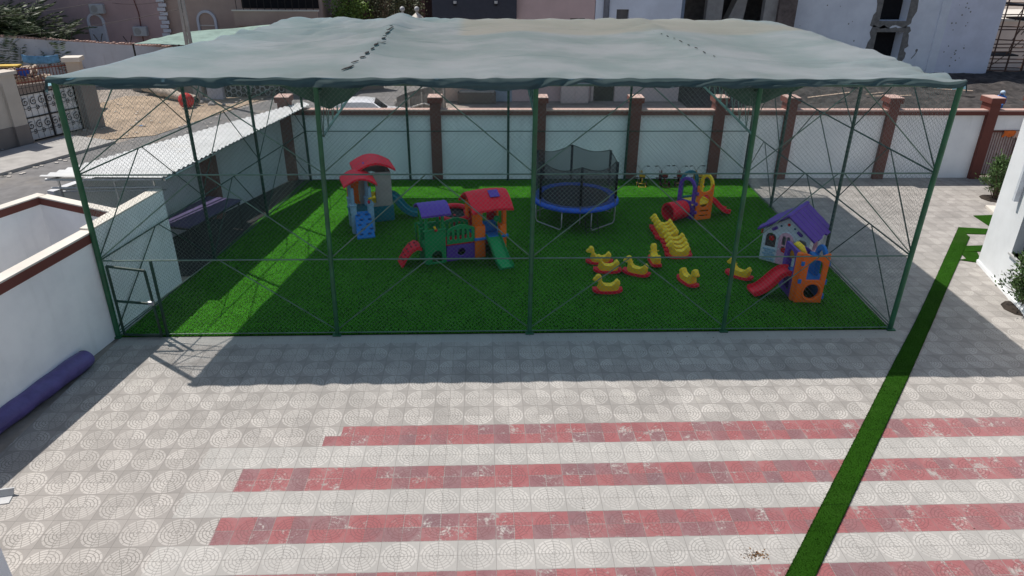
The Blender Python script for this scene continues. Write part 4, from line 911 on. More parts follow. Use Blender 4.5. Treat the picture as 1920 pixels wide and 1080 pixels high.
for x0, x1, z0, z1 in (w1, w2):
    fr = MB(); fbox(fr, 25.08, 26.87, z0-.02, z1+.02, Y5+.9, Y5+1.0); fr.build('window', DARK, wbld)
    pr = []
    for k in range(44):                      # ragged band of bare cement round the opening
        a = 2*math.pi*k/44; c_, s_ = math.cos(a), math.sin(a); m_ = max(abs(c_), abs(s_)); hw, hh = (x1-x0)/2+.42, (z1-z0)/2+.36
        pr.append(((x0+x1)/2+c_/m_*hw+rnd.uniform(-.14, .14), (z0+z1)/2+s_/m_*hh+rnd.uniform(-.13, .13)))
    o = plate(pr, [[(x0, z0), (x1, z0), (x1, z1), (x0, z1)]], .03, .002).build('cement_surround', CEM, wbld); o.location = (0, Y5-.012, 0)
MB().box((xc+.0, Y5-.10, -.1), (xc+.55, Y5, 9.5)).build('pilaster', WPL, wbld); MB().box((xc+.62, Y5-.02, 1.0), (xc+.80, Y5-.005, 2.6)).box((xc+.62, Y5-.02, 3.3), (xc+.80, Y5-.005, 6)).build('groove', WALLG, wbld)
MB().box((xc+.55, Y5-.04, -.1), (xb, Y5-.002, 9.5)).build('side_bay', plaster('lilac_white_plaster', (.78, .79, .88), .1, (.4, .4, .42)), wbld)
pm = MB()
for k in range(40): pm.ball((rnd.uniform(xc+.9, xc+2.2) if k < 30 else rnd.uniform(20, 24), Y5-.04 if k < 30 else Y5, rnd.uniform(.3, 5.5)), rnd.uniform(.02, .055), 6, (1, .15, 1))
pm.ball((28.0, Y5, 2.3), .1, 6, (.8, .2, 1)).tube([(28.0, Y5-.02, 2.2), (27.9, Y5-.03, 2.0), (27.75, Y5-.02, 1.8)], .025, 5).build('plaster_spots', CEM, wbld)
ub = thing('concrete_shell_building', 'grey unfinished concrete building with open bays behind the canopy', 'building')
X0, X1, Y4 = 11.2, 18.65, 31.5
m_ = MB()
for x, w_ in ((X0, .35), (13.6, 1.0), (17.2, 1.2)): fbox(m_, x, x+w_, -.1, 9, Y4, Y4+.5)
m_.build('column', CONC, ub); fbox(MB(), X0, X1, -.1, 9, Y4+3.2, Y4+3.4).build('back_wall', M('dim_block_wall', (.10, .095, .09), .95, .3, 3), ub)
fbox(MB(), X0, X1, 2.9, 3.3, Y4+.05, Y4+3.2).build('floor_slab', CONC, ub); fbox(MB(), X0, X1, 6.3, 6.6, Y4+.05, Y4+3.2).build('floor_slab', CONC, ub); fbox(MB(), X0, X1, -.1, .12, Y4+.05, Y4+3.2).build('floor_slab', CONC, ub)
MB().add([], []).hexa([(15.0, Y4+1, 3.3), (16.2, Y4+1, 3.3), (16.2, Y4+2, 3.3), (15.0, Y4+2, 3.3), (16.0, Y4+1, 5.9), (16.5, Y4+1, 6.1), (16.5, Y4+2, 6.1), (16.0, Y4+2, 5.9)]).build('stair_flight', CONC, ub)
fbox(MB(), 18.0, 19.1, -.1, 9.2, Y4-.3, Y4+.9).build('brown_wall', M('brown_block', (.15, .12, .11), .9, .3, 3), ub)
# pale house with black door
pg = thing('pale_house', 'pale grey-pink house with black doorway and blue-white upper wall', 'house')
Y2 = 27.5; BW_ = plaster('bluish_white_paint', (.64, .70, .80), .15, (.36, .38, .42)); PKG = plaster('pale_pink_grey', (.58, .50, .48), .12, (.3, .26, .25)); PNK = plaster('dusky_pink_paint', (.54, .41, .405), .12, (.3, .24, .24))
w = MB(); fbox(w, 6.15, 6.3, 0, 2.9, Y2, Y2+6); fbox(w, 7.55, 11.35, 0, 2.9, Y2, Y2+6); fbox(w, 6.3, 7.55, 2.2, 2.9, Y2, Y2+6); w.build('wall', PKG, pg)
fbox(MB(), 6.3, 7.55, 0, 2.2, Y2+.35, Y2+.45).build('door', BLACK, pg)
w = MB(); fbox(w, 6.15, 7.35, 2.9, 9, Y2, Y2+6); fbox(w, 8.05, 11.0, 2.9, 9, Y2, Y2+6); fbox(w, 7.35, 8.05, 2.9, 3.6, Y2, Y2+6); fbox(w, 7.35, 8.05, 5.1, 9, Y2, Y2+6); w.build('upper_wall', BW_, pg)
fbox(MB(), 7.35, 8.05, 3.6, 5.1, Y2+.3, Y2+.4).build('window', M('dim_glass', (.10, .10, .11), .3), pg)
MB().tube([(6.75, Y2-.08, 2.9), (6.75, Y2-.08, 9)], .17, 8).build('drain_pipe', M('grey_pipe', (.16, .17, .20), .6), pg); fbox(MB(), 11.0, 11.2, 2.9, 9, Y2+.1, Y2+6).build('side_return', M('slate_blue', (.16, .21, .29), .7), pg)
# pink house with dark fascia
ph = thing('fascia_house', 'dusky pink house with dark blue-grey fascia and two outdoor lamps', 'house')
w = MB(); fbox(w, -2.75, .5, 0, 3.2, Y2, Y2+6); w.build('tan_wall', plaster('tan_paint', (.56, .425, .345), .12, (.3, .24, .2)), ph)
fbox(MB(), .5, 1.5, 0, 3.2, Y2-.02, Y2+6).build('blue_pier', plaster('blue_grey_paint', (.30, .37, .45), .1), ph)
w = MB(); fbox(w, 1.5, 2.3, 0, 3.2, Y2-.01, Y2+6); fbox(w, 2.3, 6.12, 0, 3.2, Y2-.01, Y2+6); fbox(w, 1.7, 4.75, 3.2, 9, Y2, Y2+6); fbox(w, 5.6, 6.12, 3.2, 9, Y2, Y2+6); fbox(w, 4.75, 5.6, 3.2, 3.9, Y2, Y2+6); fbox(w, 4.75, 5.6, 4.62, 9, Y2, Y2+6); w.build('pink_wall', PNK, ph)
fbox(MB(), 4.75, 5.3, 3.9, 4.62, Y2+.25, Y2+.3).build('window', M('dim_glass_pane', (.14, .14, .14), .3), ph); fbox(MB(), 5.3, 5.6, 3.9, 4.62, Y2+.22, Y2+.3).build('window', DARK, ph)
fbox(MB(), -2.8, 1.7, 3.2, 4.57, Y2+.1, Y2+6).build('blue_wall', BW_, ph); fbox(MB(), -2.95, 1.72, 4.57, 8, Y2-.35, Y2+6).build('fascia', M('dark_slate_paint', (.035, .040, .058), .6, .1), ph)
for px in (853, 930):
    p = YP(px, 6, Y2-.45); l = MB().tube([(p.x, Y2-.35, p.z+.02), (p.x, Y2-.45, p.z)], .03, 6).tube([(p.x, Y2-.45, p.z-.13), (p.x, Y2-.45, p.z-.02)], .09, 10).build('lamp', P_BLK, ph, smooth=True, auto=40)
    MB().tube([(p.x, Y2-.45, p.z-.02), (p.x, Y2-.45, p.z+.12)], .095, 10).build('lamp_cap', ZINC, l, smooth=True, auto=40)
cb = thing('meter_cabinet', 'pale double-door cabinet against the pink house wall', 'cabinet', (*YP(1077, 195, 26.9).xy, 0))
MB().rbox((-.8, 0, 0), (.8, .5, 1.05), .02).build('body', PKG, cb)
for s in (-1, 1): MB().rbox((min(s*.02, s*.76), -.03, .1), (max(s*.02, s*.76), 0, .8), .01).build('door', PKG, cb)
MB().box((-.85, -.03, 1.05), (.85, .5, 1.09)).box((-.85, -.03, 1.42), (.85, .03, 1.48)).box((-.85, -.03, 1.05), (-.8, .03, 1.45)).box((.8, -.03, 1.05), (.85, .03, 1.45)).build('rack', ZINC, cb)
lb = thing('low_planter', 'low dark block at the foot of the tan wall', 'planter', (-.55, 26.8, 0)); MB().rbox((-1.1, 0, 0), (1.1, .5, .62), .02).build('box', M('brown_grey_block', (.14, .115, .10), .9), lb); MB().rbox((-1.0, .05, .62), (1.0, .45, .70), .02).build('lid', CONC, lb)
# corrugated pen and car in the street behind the wall
pen = thing('sheet_pen', 'patched corrugated sheet pen with pale posts behind the wall', 'pen', (0, 0, 0))
PM = M('rusty_pale_sheet', (.27, .235, .205), .8, .3, 2, stain=(.15, .10, .08), stain_amt=.6)
def penpt(u, v, y, k): x = -4.75+2.6*u; return (x, y+.02*math.sin(x*30), v*(k+.75*u**.7))
MB().grid(lambda u, v: penpt(u, v, 22.4, .85), 60, 3).grid(lambda u, v: penpt(u, v, 23.4, 1.0), 60, 3).build('sheet', PM, pen, thick=.01)
for u in (.02, .3, .55, .8, .98): p = penpt(u, 1, 22.35, .85); MB().tube([(p[0], 22.33, 0), (p[0], 22.33, p[2]+.15)], .035, 6).build('post', M('pale_post', (.45, .40, .35), .8), pen)
MB().tube([penpt(0, 1, 22.3, .5), (-3.2, 22.25, .95), (-2.2, 22.3, .65)], .04, 6).build('top_bar', CAPW, pen)
car = thing('parked_car', 'white car parked in the street behind the boundary wall', 'car', (-6.1, 21.0, 0), 4)
cp = [(-2.1, .35), (2.1, .35), (2.12, .62), (1.95, .82), (1.15, .92), (.55, 1.36), (.1, 1.42), (-.9, 1.42), (-1.5, 1.15), (-1.95, .98), (-2.12, .8)]
bm = bmesh.new()
for y, s in ((-.86, 1), (-.74, 1.0), (.74, 1.0), (.86, 1)): 
    for x, z in cp: bm.verts.new((x*(.985 if abs(y) > .8 else 1), y*(1 if z < 1 else .84), z if abs(y) < .8 else z-.02))
bm.verts.ensure_lookup_table(); n = len(cp)
for r_ in range(3):
    for i in range(n): bm.faces.new((bm.verts[r_*n+i], bm.verts[r_*n+(i+1) % n], bm.verts[(r_+1)*n+(i+1) % n], bm.verts[(r_+1)*n+i]))
bm.faces.new([bm.verts[i] for i in range(n)][::-1]); bm.faces.new([bm.verts[3*n+i] for i in range(n)])
MB().bm(bm).build('body', M('white_car_paint', (.75, .76, .77), .25, .04, spec=.6), car, smooth=True, auto=35)
GL = M('car_glass', (.02, .022, .025), .08, .1)
for s in (-1, 1):
    pl = plate([(-1.35, 1.0), (.95, .95), (.52, 1.30), (.1, 1.35), (-.85, 1.35)], [], .02, .003); moved(pl, TR(0, s*.80, 0, 0, s*10)).build('window', GL, car)
moved(MB().box((-.01, -.6, 0), (.01, .6, .70)), TR(1.13, 0, .93, 0, 0, -53)).build('windscreen', GL, car)
for x in (-1.3, 1.3):
    for s in (-1, 1):
        wh = MB().tube([(x, s*.70, .31), (x, s*.88, .31)], .31, 18).build('wheel', P_BLK, car); MB().tube([(x, s*.86, .31), (x, s*.89, .31)], .19, 12).build('rim', STEEL, wh)
# scaffold and sunlit wall at the far right
sc_ = thing('scaffolding', 'rusty pipe scaffolding beside the plastered building', 'scaffolding', (33.6, 33.0, 0))
RUST = M('rusty_pipe', (.13, .075, .055), .8, .3)
for x in (0, 1.1, 2.2, 3.3, 4.4):
    for y in (0, 1.6): MB().tube([(x, y, 0), (x+rnd.uniform(-.1, .1), y, 7)], .045, 5).build('standard', RUST, sc_)
for z in (.9, 1.5, 2.2, 2.7, 3.5, 4.3, 5.0, 6):
    for y in (0, 1.6): MB().tube([(-.4, y, z+rnd.uniform(-.1, .1)), (4.9, y, z+rnd.uniform(-.1, .1))], .04, 5).build('ledger', RUST, sc_)
for k in range(10): x, z = rnd.uniform(0, 3), rnd.uniform(.8, 4.5); MB().tube([(x, .05, z), (x+rnd.uniform(.2, 1.2), .05, z+rnd.uniform(.8, 1.6))], .03, 5).build('brace', RUST, sc_)
for z, x0, x1 in ((1.9, -.7, 1.6), (4.1, 1.2, 4.2), (5.0, .6, 3)): MB().box((x0, -.1, z), (x1, 1.6, z+.08)).build('plank', EARTH, sc_)
fw = thing('sunlit_house', 'pale cream house behind the scaffolding', 'house', (0, 0, 0)); MB().box((34.5, 40, -.1), (60, 48, 3.4)).build('wall', plaster('cream_paint', (.72, .62, .55), .15), fw); MB().box((34.3, 39.8, 3.4), (60.2, 48.2, 3.6)).build('parapet', CAPW, fw); MB().box((44, 39.96, .4), (45.2, 40.02, 2.2)).build('window', DARK, fw)
for k in range(14):                         # loose planks on the rubble
    p = Vector((rnd.uniform(14, 34), rnd.uniform(17, 27), 0)); v_ = max(0, (p.y-14.5)/18.2); z = .45+.75*v_*v_
    mb = moved(MB().box((-rnd.uniform(.5, 1.4), -.07, 0), (rnd.uniform(.5, 1.4), .07, .05)), TR(0, 0, 0, 0)); o = mb.build('plank', M('plank_wood', (.40, .31, .24), .85) if k == 0 else bpy.data.materials['plank_wood']); o.location = (p.x, p.y, z); o.rotation_euler = (R(rnd.uniform(-8, 8)), R(rnd.uniform(-8, 8)), R(rnd.uniform(-30, 30)))
    tag(o, 'loose weathered plank lying on the dark rubble', 'plank', 'planks on the rubble')
# worker in blue
def person(loc, rz, label):
    t = thing('person', label, 'person', loc, rz)
    J = {'pel': (0, 0, .95), 'sp': (0, .01, 1.15), 'ch': (0, .02, 1.32), 'nk': (0, .0, 1.48), 'hd': (0, -.02, 1.60), 'ht': (0, -.01, 1.70),
         'sl': (.18, .02, 1.42), 'el': (.24, -.02, 1.16), 'wl': (.20, -.22, 1.04), 'hl': (.19, -.30, 1.03), 'sr': (-.18, .02, 1.42), 'er': (-.25, .03, 1.16), 'wr': (-.22, -.16, .98), 'hr': (-.21, -.24, .96),
         'kl': (.11, -.03, .50), 'al': (.11, .02, .09), 'tl': (.12, -.14, .05), 'kr': (-.11, .0, .50), 'ar': (-.12, .06, .09), 'tr': (-.13, -.10, .05), 'pl': (.1, 0, .88), 'pr': (-.1, 0, .88)}
    Ra = {'pel': .15, 'sp': .135, 'ch': .155, 'nk': .06, 'hd': .095, 'ht': .07, 'sl': .075, 'el': .052, 'wl': .038, 'hl': .04, 'sr': .075, 'er': .052, 'wr': .038, 'hr': .04, 'kl': .075, 'al': .05, 'tl': .04, 'kr': .075, 'ar': .05, 'tr': .04, 'pl': .11, 'pr': .11}
    E_ = ['pel sp', 'sp ch', 'ch nk', 'nk hd', 'hd ht', 'ch sl', 'sl el', 'el wl', 'wl hl', 'ch sr', 'sr er', 'er wr', 'wr hr', 'pel pl', 'pl kl', 'kl al', 'al tl', 'pel pr', 'pr kr', 'kr ar', 'ar tr']
    ks = list(J); me = bpy.data.meshes.new('body'); me.from_pydata([J[k] for k in ks], [[ks.index(a) for a in e.split()] for e in E_], []); me.update()
    o = bpy.data.objects.new('body', me); COL.objects.link(o); o.parent = t; md = o.modifiers.new('skin', 'SKIN')
    for i, k in enumerate(ks): me.skin_vertices[0].data[i].radius = (Ra[k], Ra[k])
    me.skin_vertices[0].data[0].use_root = True; s_ = o.modifiers.new('sub', 'SUBSURF'); s_.levels = s_.render_levels = 2; md.use_smooth_shade = True
    me.materials.append(M('blue_workwear', (.05, .20, .55), .8, .15))
    SK = M('brown_skin', (.22, .12, .08), .6)
    MB().ball((0, -.045, 1.60), .085, 10, (.8, .75, 1.0)).ball((0, -.125, 1.59), .018, 6).ball((.03, -.11, 1.62), .01, 6).ball((-.03, -.11, 1.62), .01, 6).build('face', SK, t, smooth=True)
    MB().ball((0, .0, 1.64), .118, 12, (1, 1.05, .95)).ball((0, .05, 1.53), .105, 10, (1, .8, 1)).build('head_scarf', M('pale_blue_scarf', (.50, .62, .75), .8), t, smooth=True)
    for s in (-1, 1):
        h = MB(); b0 = Vector((s*.20, -.28 if s > 0 else -.22, 1.03 if s > 0 else .965)); h.ball(b0, .04, 8, (.8, 1.2, .5))
        for k in range(4): h.tube([b0+Vector((-.024+.016*k, -.03, 0)), b0+Vector((-.026+.017*k, -.07-.008*(k in (1, 2)), -.01)), b0+Vector((-.026+.017*k, -.09-.01*(k in (1, 2)), -.035))], .009, 5)
        h.tube([b0+Vector((-s*.03, -.0, 0)), b0+Vector((-s*.055, -.035, -.01))], .01, 5); h.build('hand', SK, t, smooth=True)
person((26.6, 21.5, .05), -62, 'person in blue work clothes and pale head covering beyond the wall')

# ------------------------------------------------------------------ left background: street, gate, compound, pink house
gp0, gp1 = Vector((-20.92, 18.12, 0)), Vector((-19.8, 20.58, 0)); gd = (gp1-gp0); gl = gd.length; gd.normalize(); ga = math.degrees(math.atan2(gd.y, gd.x))
CREAM = plaster('cream_stone', (.56, .50, .43), .2, (.36, .31, .27)); STONE = plaster('rough_stone', (.24, .21, .19), .4, (.13, .11, .10))
gw = thing('scroll_gate', 'white metal gate with black iron scrollwork and spikes', 'gate', gp0, ga)
MB().box((0, .03, .08), (gl, .05, 2.12)).build('backing_panel', plaster('white_gate_sheet', (.72, .71, .69), .1), gw)
fr = MB()
for x in (0, gl*.45, gl*.72, gl): fr.box((x-.03, -.03, .05), (x+.03, .03, 2.2))
for z in (.05, 1.08, 2.12): fr.box((0, -.025, z-.03), (gl, .025, z+.03))
fr.build('frame', BLACK, gw)
scr = MB()
def scroll(cx, cz, s, fl):
    pts = [(cx+fl*s*.30*(1-t*.9)*math.cos(t*9+1.2), -.01, cz+s*.30*(1-t*.9)*math.sin(t*9+1.2)) for t in [i/26 for i in range(27)]]; scr.tube(pts, .017, 4)
    pts = [(cx+fl*s*.18+fl*s*.17*(1-t*.85)*math.cos(t*8+4), -.01, cz-s*.42+s*.17*(1-t*.85)*math.sin(t*8+4)) for t in [i/18 for i in range(19)]]; scr.tube(pts, .015, 4)
for x0, x1, n in ((.0, gl*.45, 3), (gl*.45, gl*.72, 2), (gl*.72, gl, 2)):
    for k in range(n):
        for z in (.72, 1.76): scroll(x0+(x1-x0)*(k+.5)/n, z, .62, 1)
for z in (.45, 1.48): scr.tube([(0, -.01, z), (gl, -.01, z)], .008, 4)
for k in range(9): scr.tube([(gl*(k+.3)/9, -.01, .1), (gl*(k+.3)/9, -.01, 2.1)], .008, 4)
scr.build('scrollwork', BLACK, gw)
spk = MB()
for i in range(16): x = .08+i*(gl-.1)/15; spk.tube([(x, 0, 2.1), (x, 0, 2.62)], [.014, .008], 5)
spk.tube([(0, 0, 2.4), (gl, 0, 2.4)], .016, 5); spk.build('spike', BLACK, gw)
def pillar(name, p, w, h, m, label, cap=True):
    t = thing(name, label, 'pillar', p, ga); MB().box((-w/2, -w/2, -.02), (w/2, w/2, h)).build('shaft', m, t)
    if cap: MB().box((-w/2-.1, -w/2-.1, h), (w/2+.1, w/2+.1, h+.14)).build('cap', m, t)
    MB().box((-w/2-.015, -w/2-.015, 0), (w/2+.015, w/2+.015, .9)).build('stone_base', STONE, t)
pillar('gate_pillar', gp0-gd*.45+Vector((0, 0, 0)), .62, 3.1, CREAM, 'cream gate pillar left of the scroll gate'); pillar('gate_pillar', gp1+gd*.5, .8, 2.35, STONE, 'rough stone gate pillar right of the scroll gate', False)
cw = thing('compound_wall', 'cream wall with grey stone base left of the scroll gate', 'wall'); a = gp0-gd*.75; b_ = gp0-gd*7
MB().wall(b_.xy, a.xy, .3, .9, 2.75, -.15).build('wall_panel', CREAM, cw); MB().wall(b_.xy, a.xy, .34, -.02, .9, -.17).build('stone_base', STONE, cw)
# inner low wall with brown railing
ra, rb = YP(-15, 122, 23.0), YP(138, 142, 25.8); iw = thing('railing_wall', 'dark low wall carrying a brown iron railing in the compound', 'wall')
ra.z = rb.z = 0; rdv = (rb-ra).normalized()
MB().wall((ra-rdv*2).xy, rb.xy, .25, 0, 1.55).build('wall_panel', STONE, iw)
rl = MB(); L = (rb-ra).length
for z in (1.66, 2.28): rl.tube([ra-rdv*2+Vector((0, .1, z)), rb+Vector((0, .1, z))], .035, 5)
n = int((L+2)/.16)
for i in range(n): p = ra-rdv*2+rdv*i*.16+Vector((0, .1, 0)); rl.tube([p+Vector((0, 0, 1.55)), p+Vector((0, 0, 2.42))], .022, 4)
rl.build('railing', BROWN, iw)
ip = YP(145, 145, 26.0); t = thing('railing_pillar', 'cream pillar with flat cap at the end of the brown railing', 'pillar', (ip.x, 26, 0), 12)
MB().box((-.32, -.32, 0), (.32, .32, 2.45)).build('shaft', CREAM, t); MB().box((-.45, -.45, 2.45), (.45, .45, 2.68)).build('cap', CAPW, t)
# long white wall
wl = thing('long_white_wall', 'long streaked white wall in front of the pink house', 'wall'); a, b_ = (-34.5, 31.2), (-17.4, 32.6)
m_ = MB(); pa, pb = Vector((*a, 0)), Vector((*b_, 0)); nr = Vector((-(pb-pa).normalized().y, (pb-pa).normalized().x, 0))*.22
m_.hexa([pa, pb, pb+nr, pa+nr, pa+Vector((0, 0, 3.35)), pb+Vector((0, 0, 2.15)), pb+nr+Vector((0, 0, 2.15)), pa+nr+Vector((0, 0, 3.35))]); m_.build('wall_panel', plaster('streaked_white_paint', (.60, .61, .65), .35, (.30, .27, .24)), wl)
tg = MB(); 
for k in range(90): f_ = k/90; p = pa.lerp(pb, f_)+Vector((0, .1, 3.35-1.2*f_)); tg.box((p.x-.07, p.y-.12, p.z), (p.x+.07, p.y+.12, p.z+rnd.uniform(.04, .13)))
tg.build('rough_coping', COPING, wl)
for k in range(6):
    f_ = .42+k*.1; p = pa.lerp(pb, f_)+Vector((0, .12, 3.3-1.2*f_)); MB().tube([p+Vector((-.3, 0, .55)), p, p+Vector((.25, 0, .6))], .03, 5).build('barb_bracket', BLACK, wl)
# pink house
hs = thing('pink_house', 'dusky pink house with white quoins and arched windows', 'house')
Yh = 36.5; HP = plaster('dusky_rose_paint', (.46, .325, .315), .2, (.24, .19, .19)); HT2 = plaster('tan_rose_paint', (.46, .34, .285), .2, (.25, .2, .17))
MB().box((-48, Yh, 0), (-21.45, Yh+8, 10)).build('left_wall', HP, hs); MB().box((-21.45, Yh+.25, 0), (-11, Yh+8, 10)).build('right_wall', HT2, hs)
QW = plaster('white_quoin', (.62, .62, .66), .1)
qn = MB()
for k in range(26): z = .6+k*.27; w_ = .42 if k % 2 else .30; qn.box((-21.72-(.1 if k % 2 else -.02), Yh-.05, z), (-21.30+(.0 if k % 2 else .1), Yh-.003, z+.21))
qn.build('quoin', QW, hs)
def archwin(px, py, w_, h, shut, y):
    p = YP(px, py, y); x, z = p.x, p.z
    fr = plate(archloop(x-w_/2-.16, x+w_/2+.16, z-.05, z+h+.16), [archloop(x-w_/2, x+w_/2, z-.04, z+h)], .12).build('window_arch', QW, hs); fr.location = (0, y-.06, 0); y0 = .06
    if shut:
        s_ = MB().box((x-w_/2, y0-.03, z), (x+w_/2, y0-.002, z+h*.6))
        for k in range(9): s_.box((x-w_/2+.06, y0-.045, z+.06+k*h*.055), (x+w_/2-.06, y0-.025, z+.09+k*h*.055))
        s_.build('shutter', QW, fr)
    else: MB().box((x-w_/2, y0-.02, z+h*.35), (x+w_/2, y0-.002, z+h*.40)).build('transom', CAPW, fr)
archwin(190, 80, .82, 1.75, True, Yh); archwin(392, 62, 1.0, 1.3, False, Yh+.25)
def ac(px, py, y):
    p = YP(px, py, y); u = MB().rbox((p.x-.45, y-.36, p.z-.3), (p.x+.45, y-.02, p.z+.3), .03).build('ac_unit', ZINC, hs)
    MB().tube([(p.x-.12, y-.37, p.z), (p.x-.12, y-.35, p.z)], .22, 16).build('fan_grille', CONC, u)
ac(185, 16, Yh); ac(266, 58, Yh)
MB().tube([(-23.2, Yh-.04, 1), (-23.1, Yh-.04, 4), (-23.6, Yh-.04, 7)], .03, 5).build('drain_pipe', BROWN, hs)
bl_ = MB().box((-16.4, Yh-1.4, 3.35), (-11.0, Yh+.25, 3.55)).box((-16.4, Yh-1.4, 3.55), (-11, Yh-1.25, 4.25)).build('balcony', HT2, hs); MB().box((-16.5, Yh-1.45, 4.25), (-10.9, Yh-1.2, 4.33)).build('parapet_cap', CAPW, bl_); MB().box((-16.3, Yh-1.0, 0), (-11.2, Yh+.25, 3.35)).build('bay_wall', HT2, hs)
br_ = MB()
for k in range(12): x = -16.2+k*.45; br_.tube([(x, Yh-1.32, 4.3), (x, Yh-1.32, 5.1)], .02, 4)
br_.tube([(-16.3, Yh-1.32, 5.1), (-11, Yh-1.32, 5.1)], .03, 5).build('balcony_rail', BLACK, bl_)
MB().box((-16.3, Yh+.2, 4.3), (-11.2, Yh+.24, 7.5)).build('dark_opening', DARK, hs)
# neighbour's lower shade net
nc = thing('neighbour_shade_net', 'smaller green shade net on poles in front of the pink house', 'canopy')
def ncpt(u, v):
    a0, a1, b0, b1 = Vector((-21.0, 30.2, 2.80)), Vector((-9.6, 28.6, 2.95)), Vector((-19.5, 34.0, 3.05)), Vector((-8.6, 33.6, 4.0))
    p = a0.lerp(a1, u).lerp(b0.lerp(b1, u), v); p.z += -.25*math.sin(math.pi*u)*math.sin(math.pi*v)+.06*noise.noise(Vector((u*5, v*4, 0))); return p
MB().grid(ncpt, 40, 16).build('net', M('green_net', (.20, .29, .26), .8, .2, 1.5), nc, smooth=True, thick=.01)
for u, v in ((0, 0), (.45, 0), (0, 1), (1, 0), (1, 1), (.25, 0)): p = ncpt(u, v); MB().tube([(p.x, p.y, 0), (p.x, p.y, p.z+.02)], .05, 6).build('pole', BLACK, nc)
# twin legged concrete utility pole
up_ = thing('utility_pole', 'twin-legged concrete utility pole rising beyond the canopy', 'pole', (-16.75, 27.7, 0))
for x in (-.12, .16): MB().hexa([(x-.09, -.07, 0), (x+.09, -.07, 0), (x+.09, .07, 0), (x-.09, .07, 0), (x*.4-.06, -.05, 10), (x*.4+.06, -.05, 10), (x*.4+.06, .05, 10), (x*.4-.06, .05, 10)]).build('leg', CONC, up_)
for z in (1, 2.2, 3.4, 4.6, 5.8, 7): MB().box((-.1, -.05, z), (.1, .05, z+.18)).build('web', CONC, up_)
def cable(a, b, sag, label):
    a, b = Vector(a), Vector(b); tag(MB().tube([a.lerp(b, i/14)-Vector((0, 0, sag*4*(i/14)*(1-i/14))) for i in range(15)], .012, 4).build('overhead_cable', BLACK), label, 'cable', 'overhead cables')
cable((-16.7, 27.7, 6.2), (-34, 26.5, 4.2), .5, 'upper overhead cable crossing in front of the pink house'); cable((-16.7, 27.7, 5.6), (-24.6, 36.3, 4.6), .2, 'overhead cable running from the pole to the pink house'); cable((-16.7, 27.7, 5.0), (-34, 28, 3.0), .4, 'lower overhead cable passing the palm trees')
# pale pillar and lattice gate beyond the lot
lp = YP(402, 150, 28.2); t = thing('lot_pillar', 'broad whitewashed pillar beside the lattice gate', 'pillar', (lp.x, 28.2, 0)); MB().box((-.45, -.25, 0), (.42, .25, 2.4)).build('shaft', plaster('whitewash', (.55, .54, .57), .25), t); MB().box((-.5, -.3, 2.4), (.47, .3, 2.52)).build('cap', CAPW, t)
hg = thing('lattice_gate', 'dark gate with white hexagon lattice beyond the lot', 'gate', (lp.x+.5, 28.25, 0), 14)
MB().box((0, .05, .05), (3.4, .1, 2.2)).build('backing_panel', BLACK, hg)
hx = MB()
for i in range(12):
    for j in range(6):
        cx, cz = .2+i*.27, .25+j*.34+(.17 if i % 2 else 0); hx.tube([(cx+.155*math.cos(R(60*k)), 0, cz+.18*math.sin(R(60*k))) for k in range(7)], .016, 4, cap=False)
hx.build('lattice', ZINC, hg)
dw = thing('lot_wall', 'dark rough wall continuing beyond the lattice gate', 'wall'); MB().wall((-12.2, 29.2), (-6.5, 31.5), .3, 0, 2.2).build('wall_panel', STONE, dw); MB().wall((-12.2, 29.2), (-6.5, 31.5), .4, 2.2, 2.3, -.05).build('coping', CONC, dw)
bk = thing('lot_wall', 'rough grey wall closing the back of the sandy lot', 'wall'); MB().wall((-21.8, 30.6), (-16.9, 28.6), .3, 0, 1.5).build('wall_panel', STONE, bk); MB().wall((-21.8, 30.6), (-16.9, 28.6), .36, 1.5, 1.57, -.03).build('coping', CONC, bk)
# log, stones, red bag, litter
lg = MB(); la, lb2 = Vector((-20.6, 29.7, .38)), Vector((-16.3, 26.2, .30))
lg.tube([la.lerp(lb2, i/12)+Vector((0, 0, .04*math.sin(i*1.3))) for i in range(13)], [.26+.02*math.sin(i*2.1) for i in range(13)], 10)
log = lg.build('fallen_log', M('bleached_log', (.40, .34, .28), .9, .3, 3, .3), smooth=True, auto=50); tag(log, 'bleached fallen log lying along the back of the sandy lot', 'log')
MB().tube([lb2, lb2+Vector((.05, -.04, 0))], .14, 10).build('hollow_end', DARK, log)
rb_ = tag(MB().grid(lambda u, v: (.42*math.sin(math.pi*v)*math.cos(6.283*u)*(1+.12*noise.noise(Vector((u*4, v*4, 0)))), .40*math.sin(math.pi*v)*math.sin(6.283*u), .42-.42*math.cos(math.pi*v)), 20, 14).build('red_sack', M('red_sack_cloth', (.50, .02, .02), .7, .2), smooth=True), 'bulging red sack beside the fallen log', 'sack'); rb_.location = (-16.6, 25.55, 0)
for k in range(16):
    mb = MB().ball((0, 0, 0), rnd.uniform(.10, .26), 6, (1, rnd.uniform(.6, 1), .6)); 
    for i in range(len(mb.v)): mb.v[i] = mb.v[i]*(1+.3*noise.noise(mb.v[i]*7+Vector((k, 0, 0))))
    o = mb.build('stone', CONC); o.location = (rnd.uniform(-20.8, -14.5), 0, .06); o.location.y = 30.2-(o.location.x+20.8)*.62+rnd.uniform(-.8, .5); tag(o, 'pale loose stone on the sandy lot by the log', 'stone', 'stones along the log')
lt = MB()
for k in range(170):
    p = Vector((rnd.uniform(-23, -13), rnd.uniform(15.5, 28), .05)); s = rnd.uniform(.03, .13); lt.box((p.x, p.y, p.z), (p.x+s, p.y+s*rnd.uniform(.4, 1), p.z+.03))
for k in range(30): p = kerb0+SD*rnd.uniform(-4, 3)+SN*rnd.uniform(-.5, .1); lt.box((p.x, p.y, -.01), (p.x+.14, p.y+.08, .03))
tag(lt.build('litter', CAPW), 'scattered pale litter on the sandy lot and along the kerb', 'litter', kind='stuff')
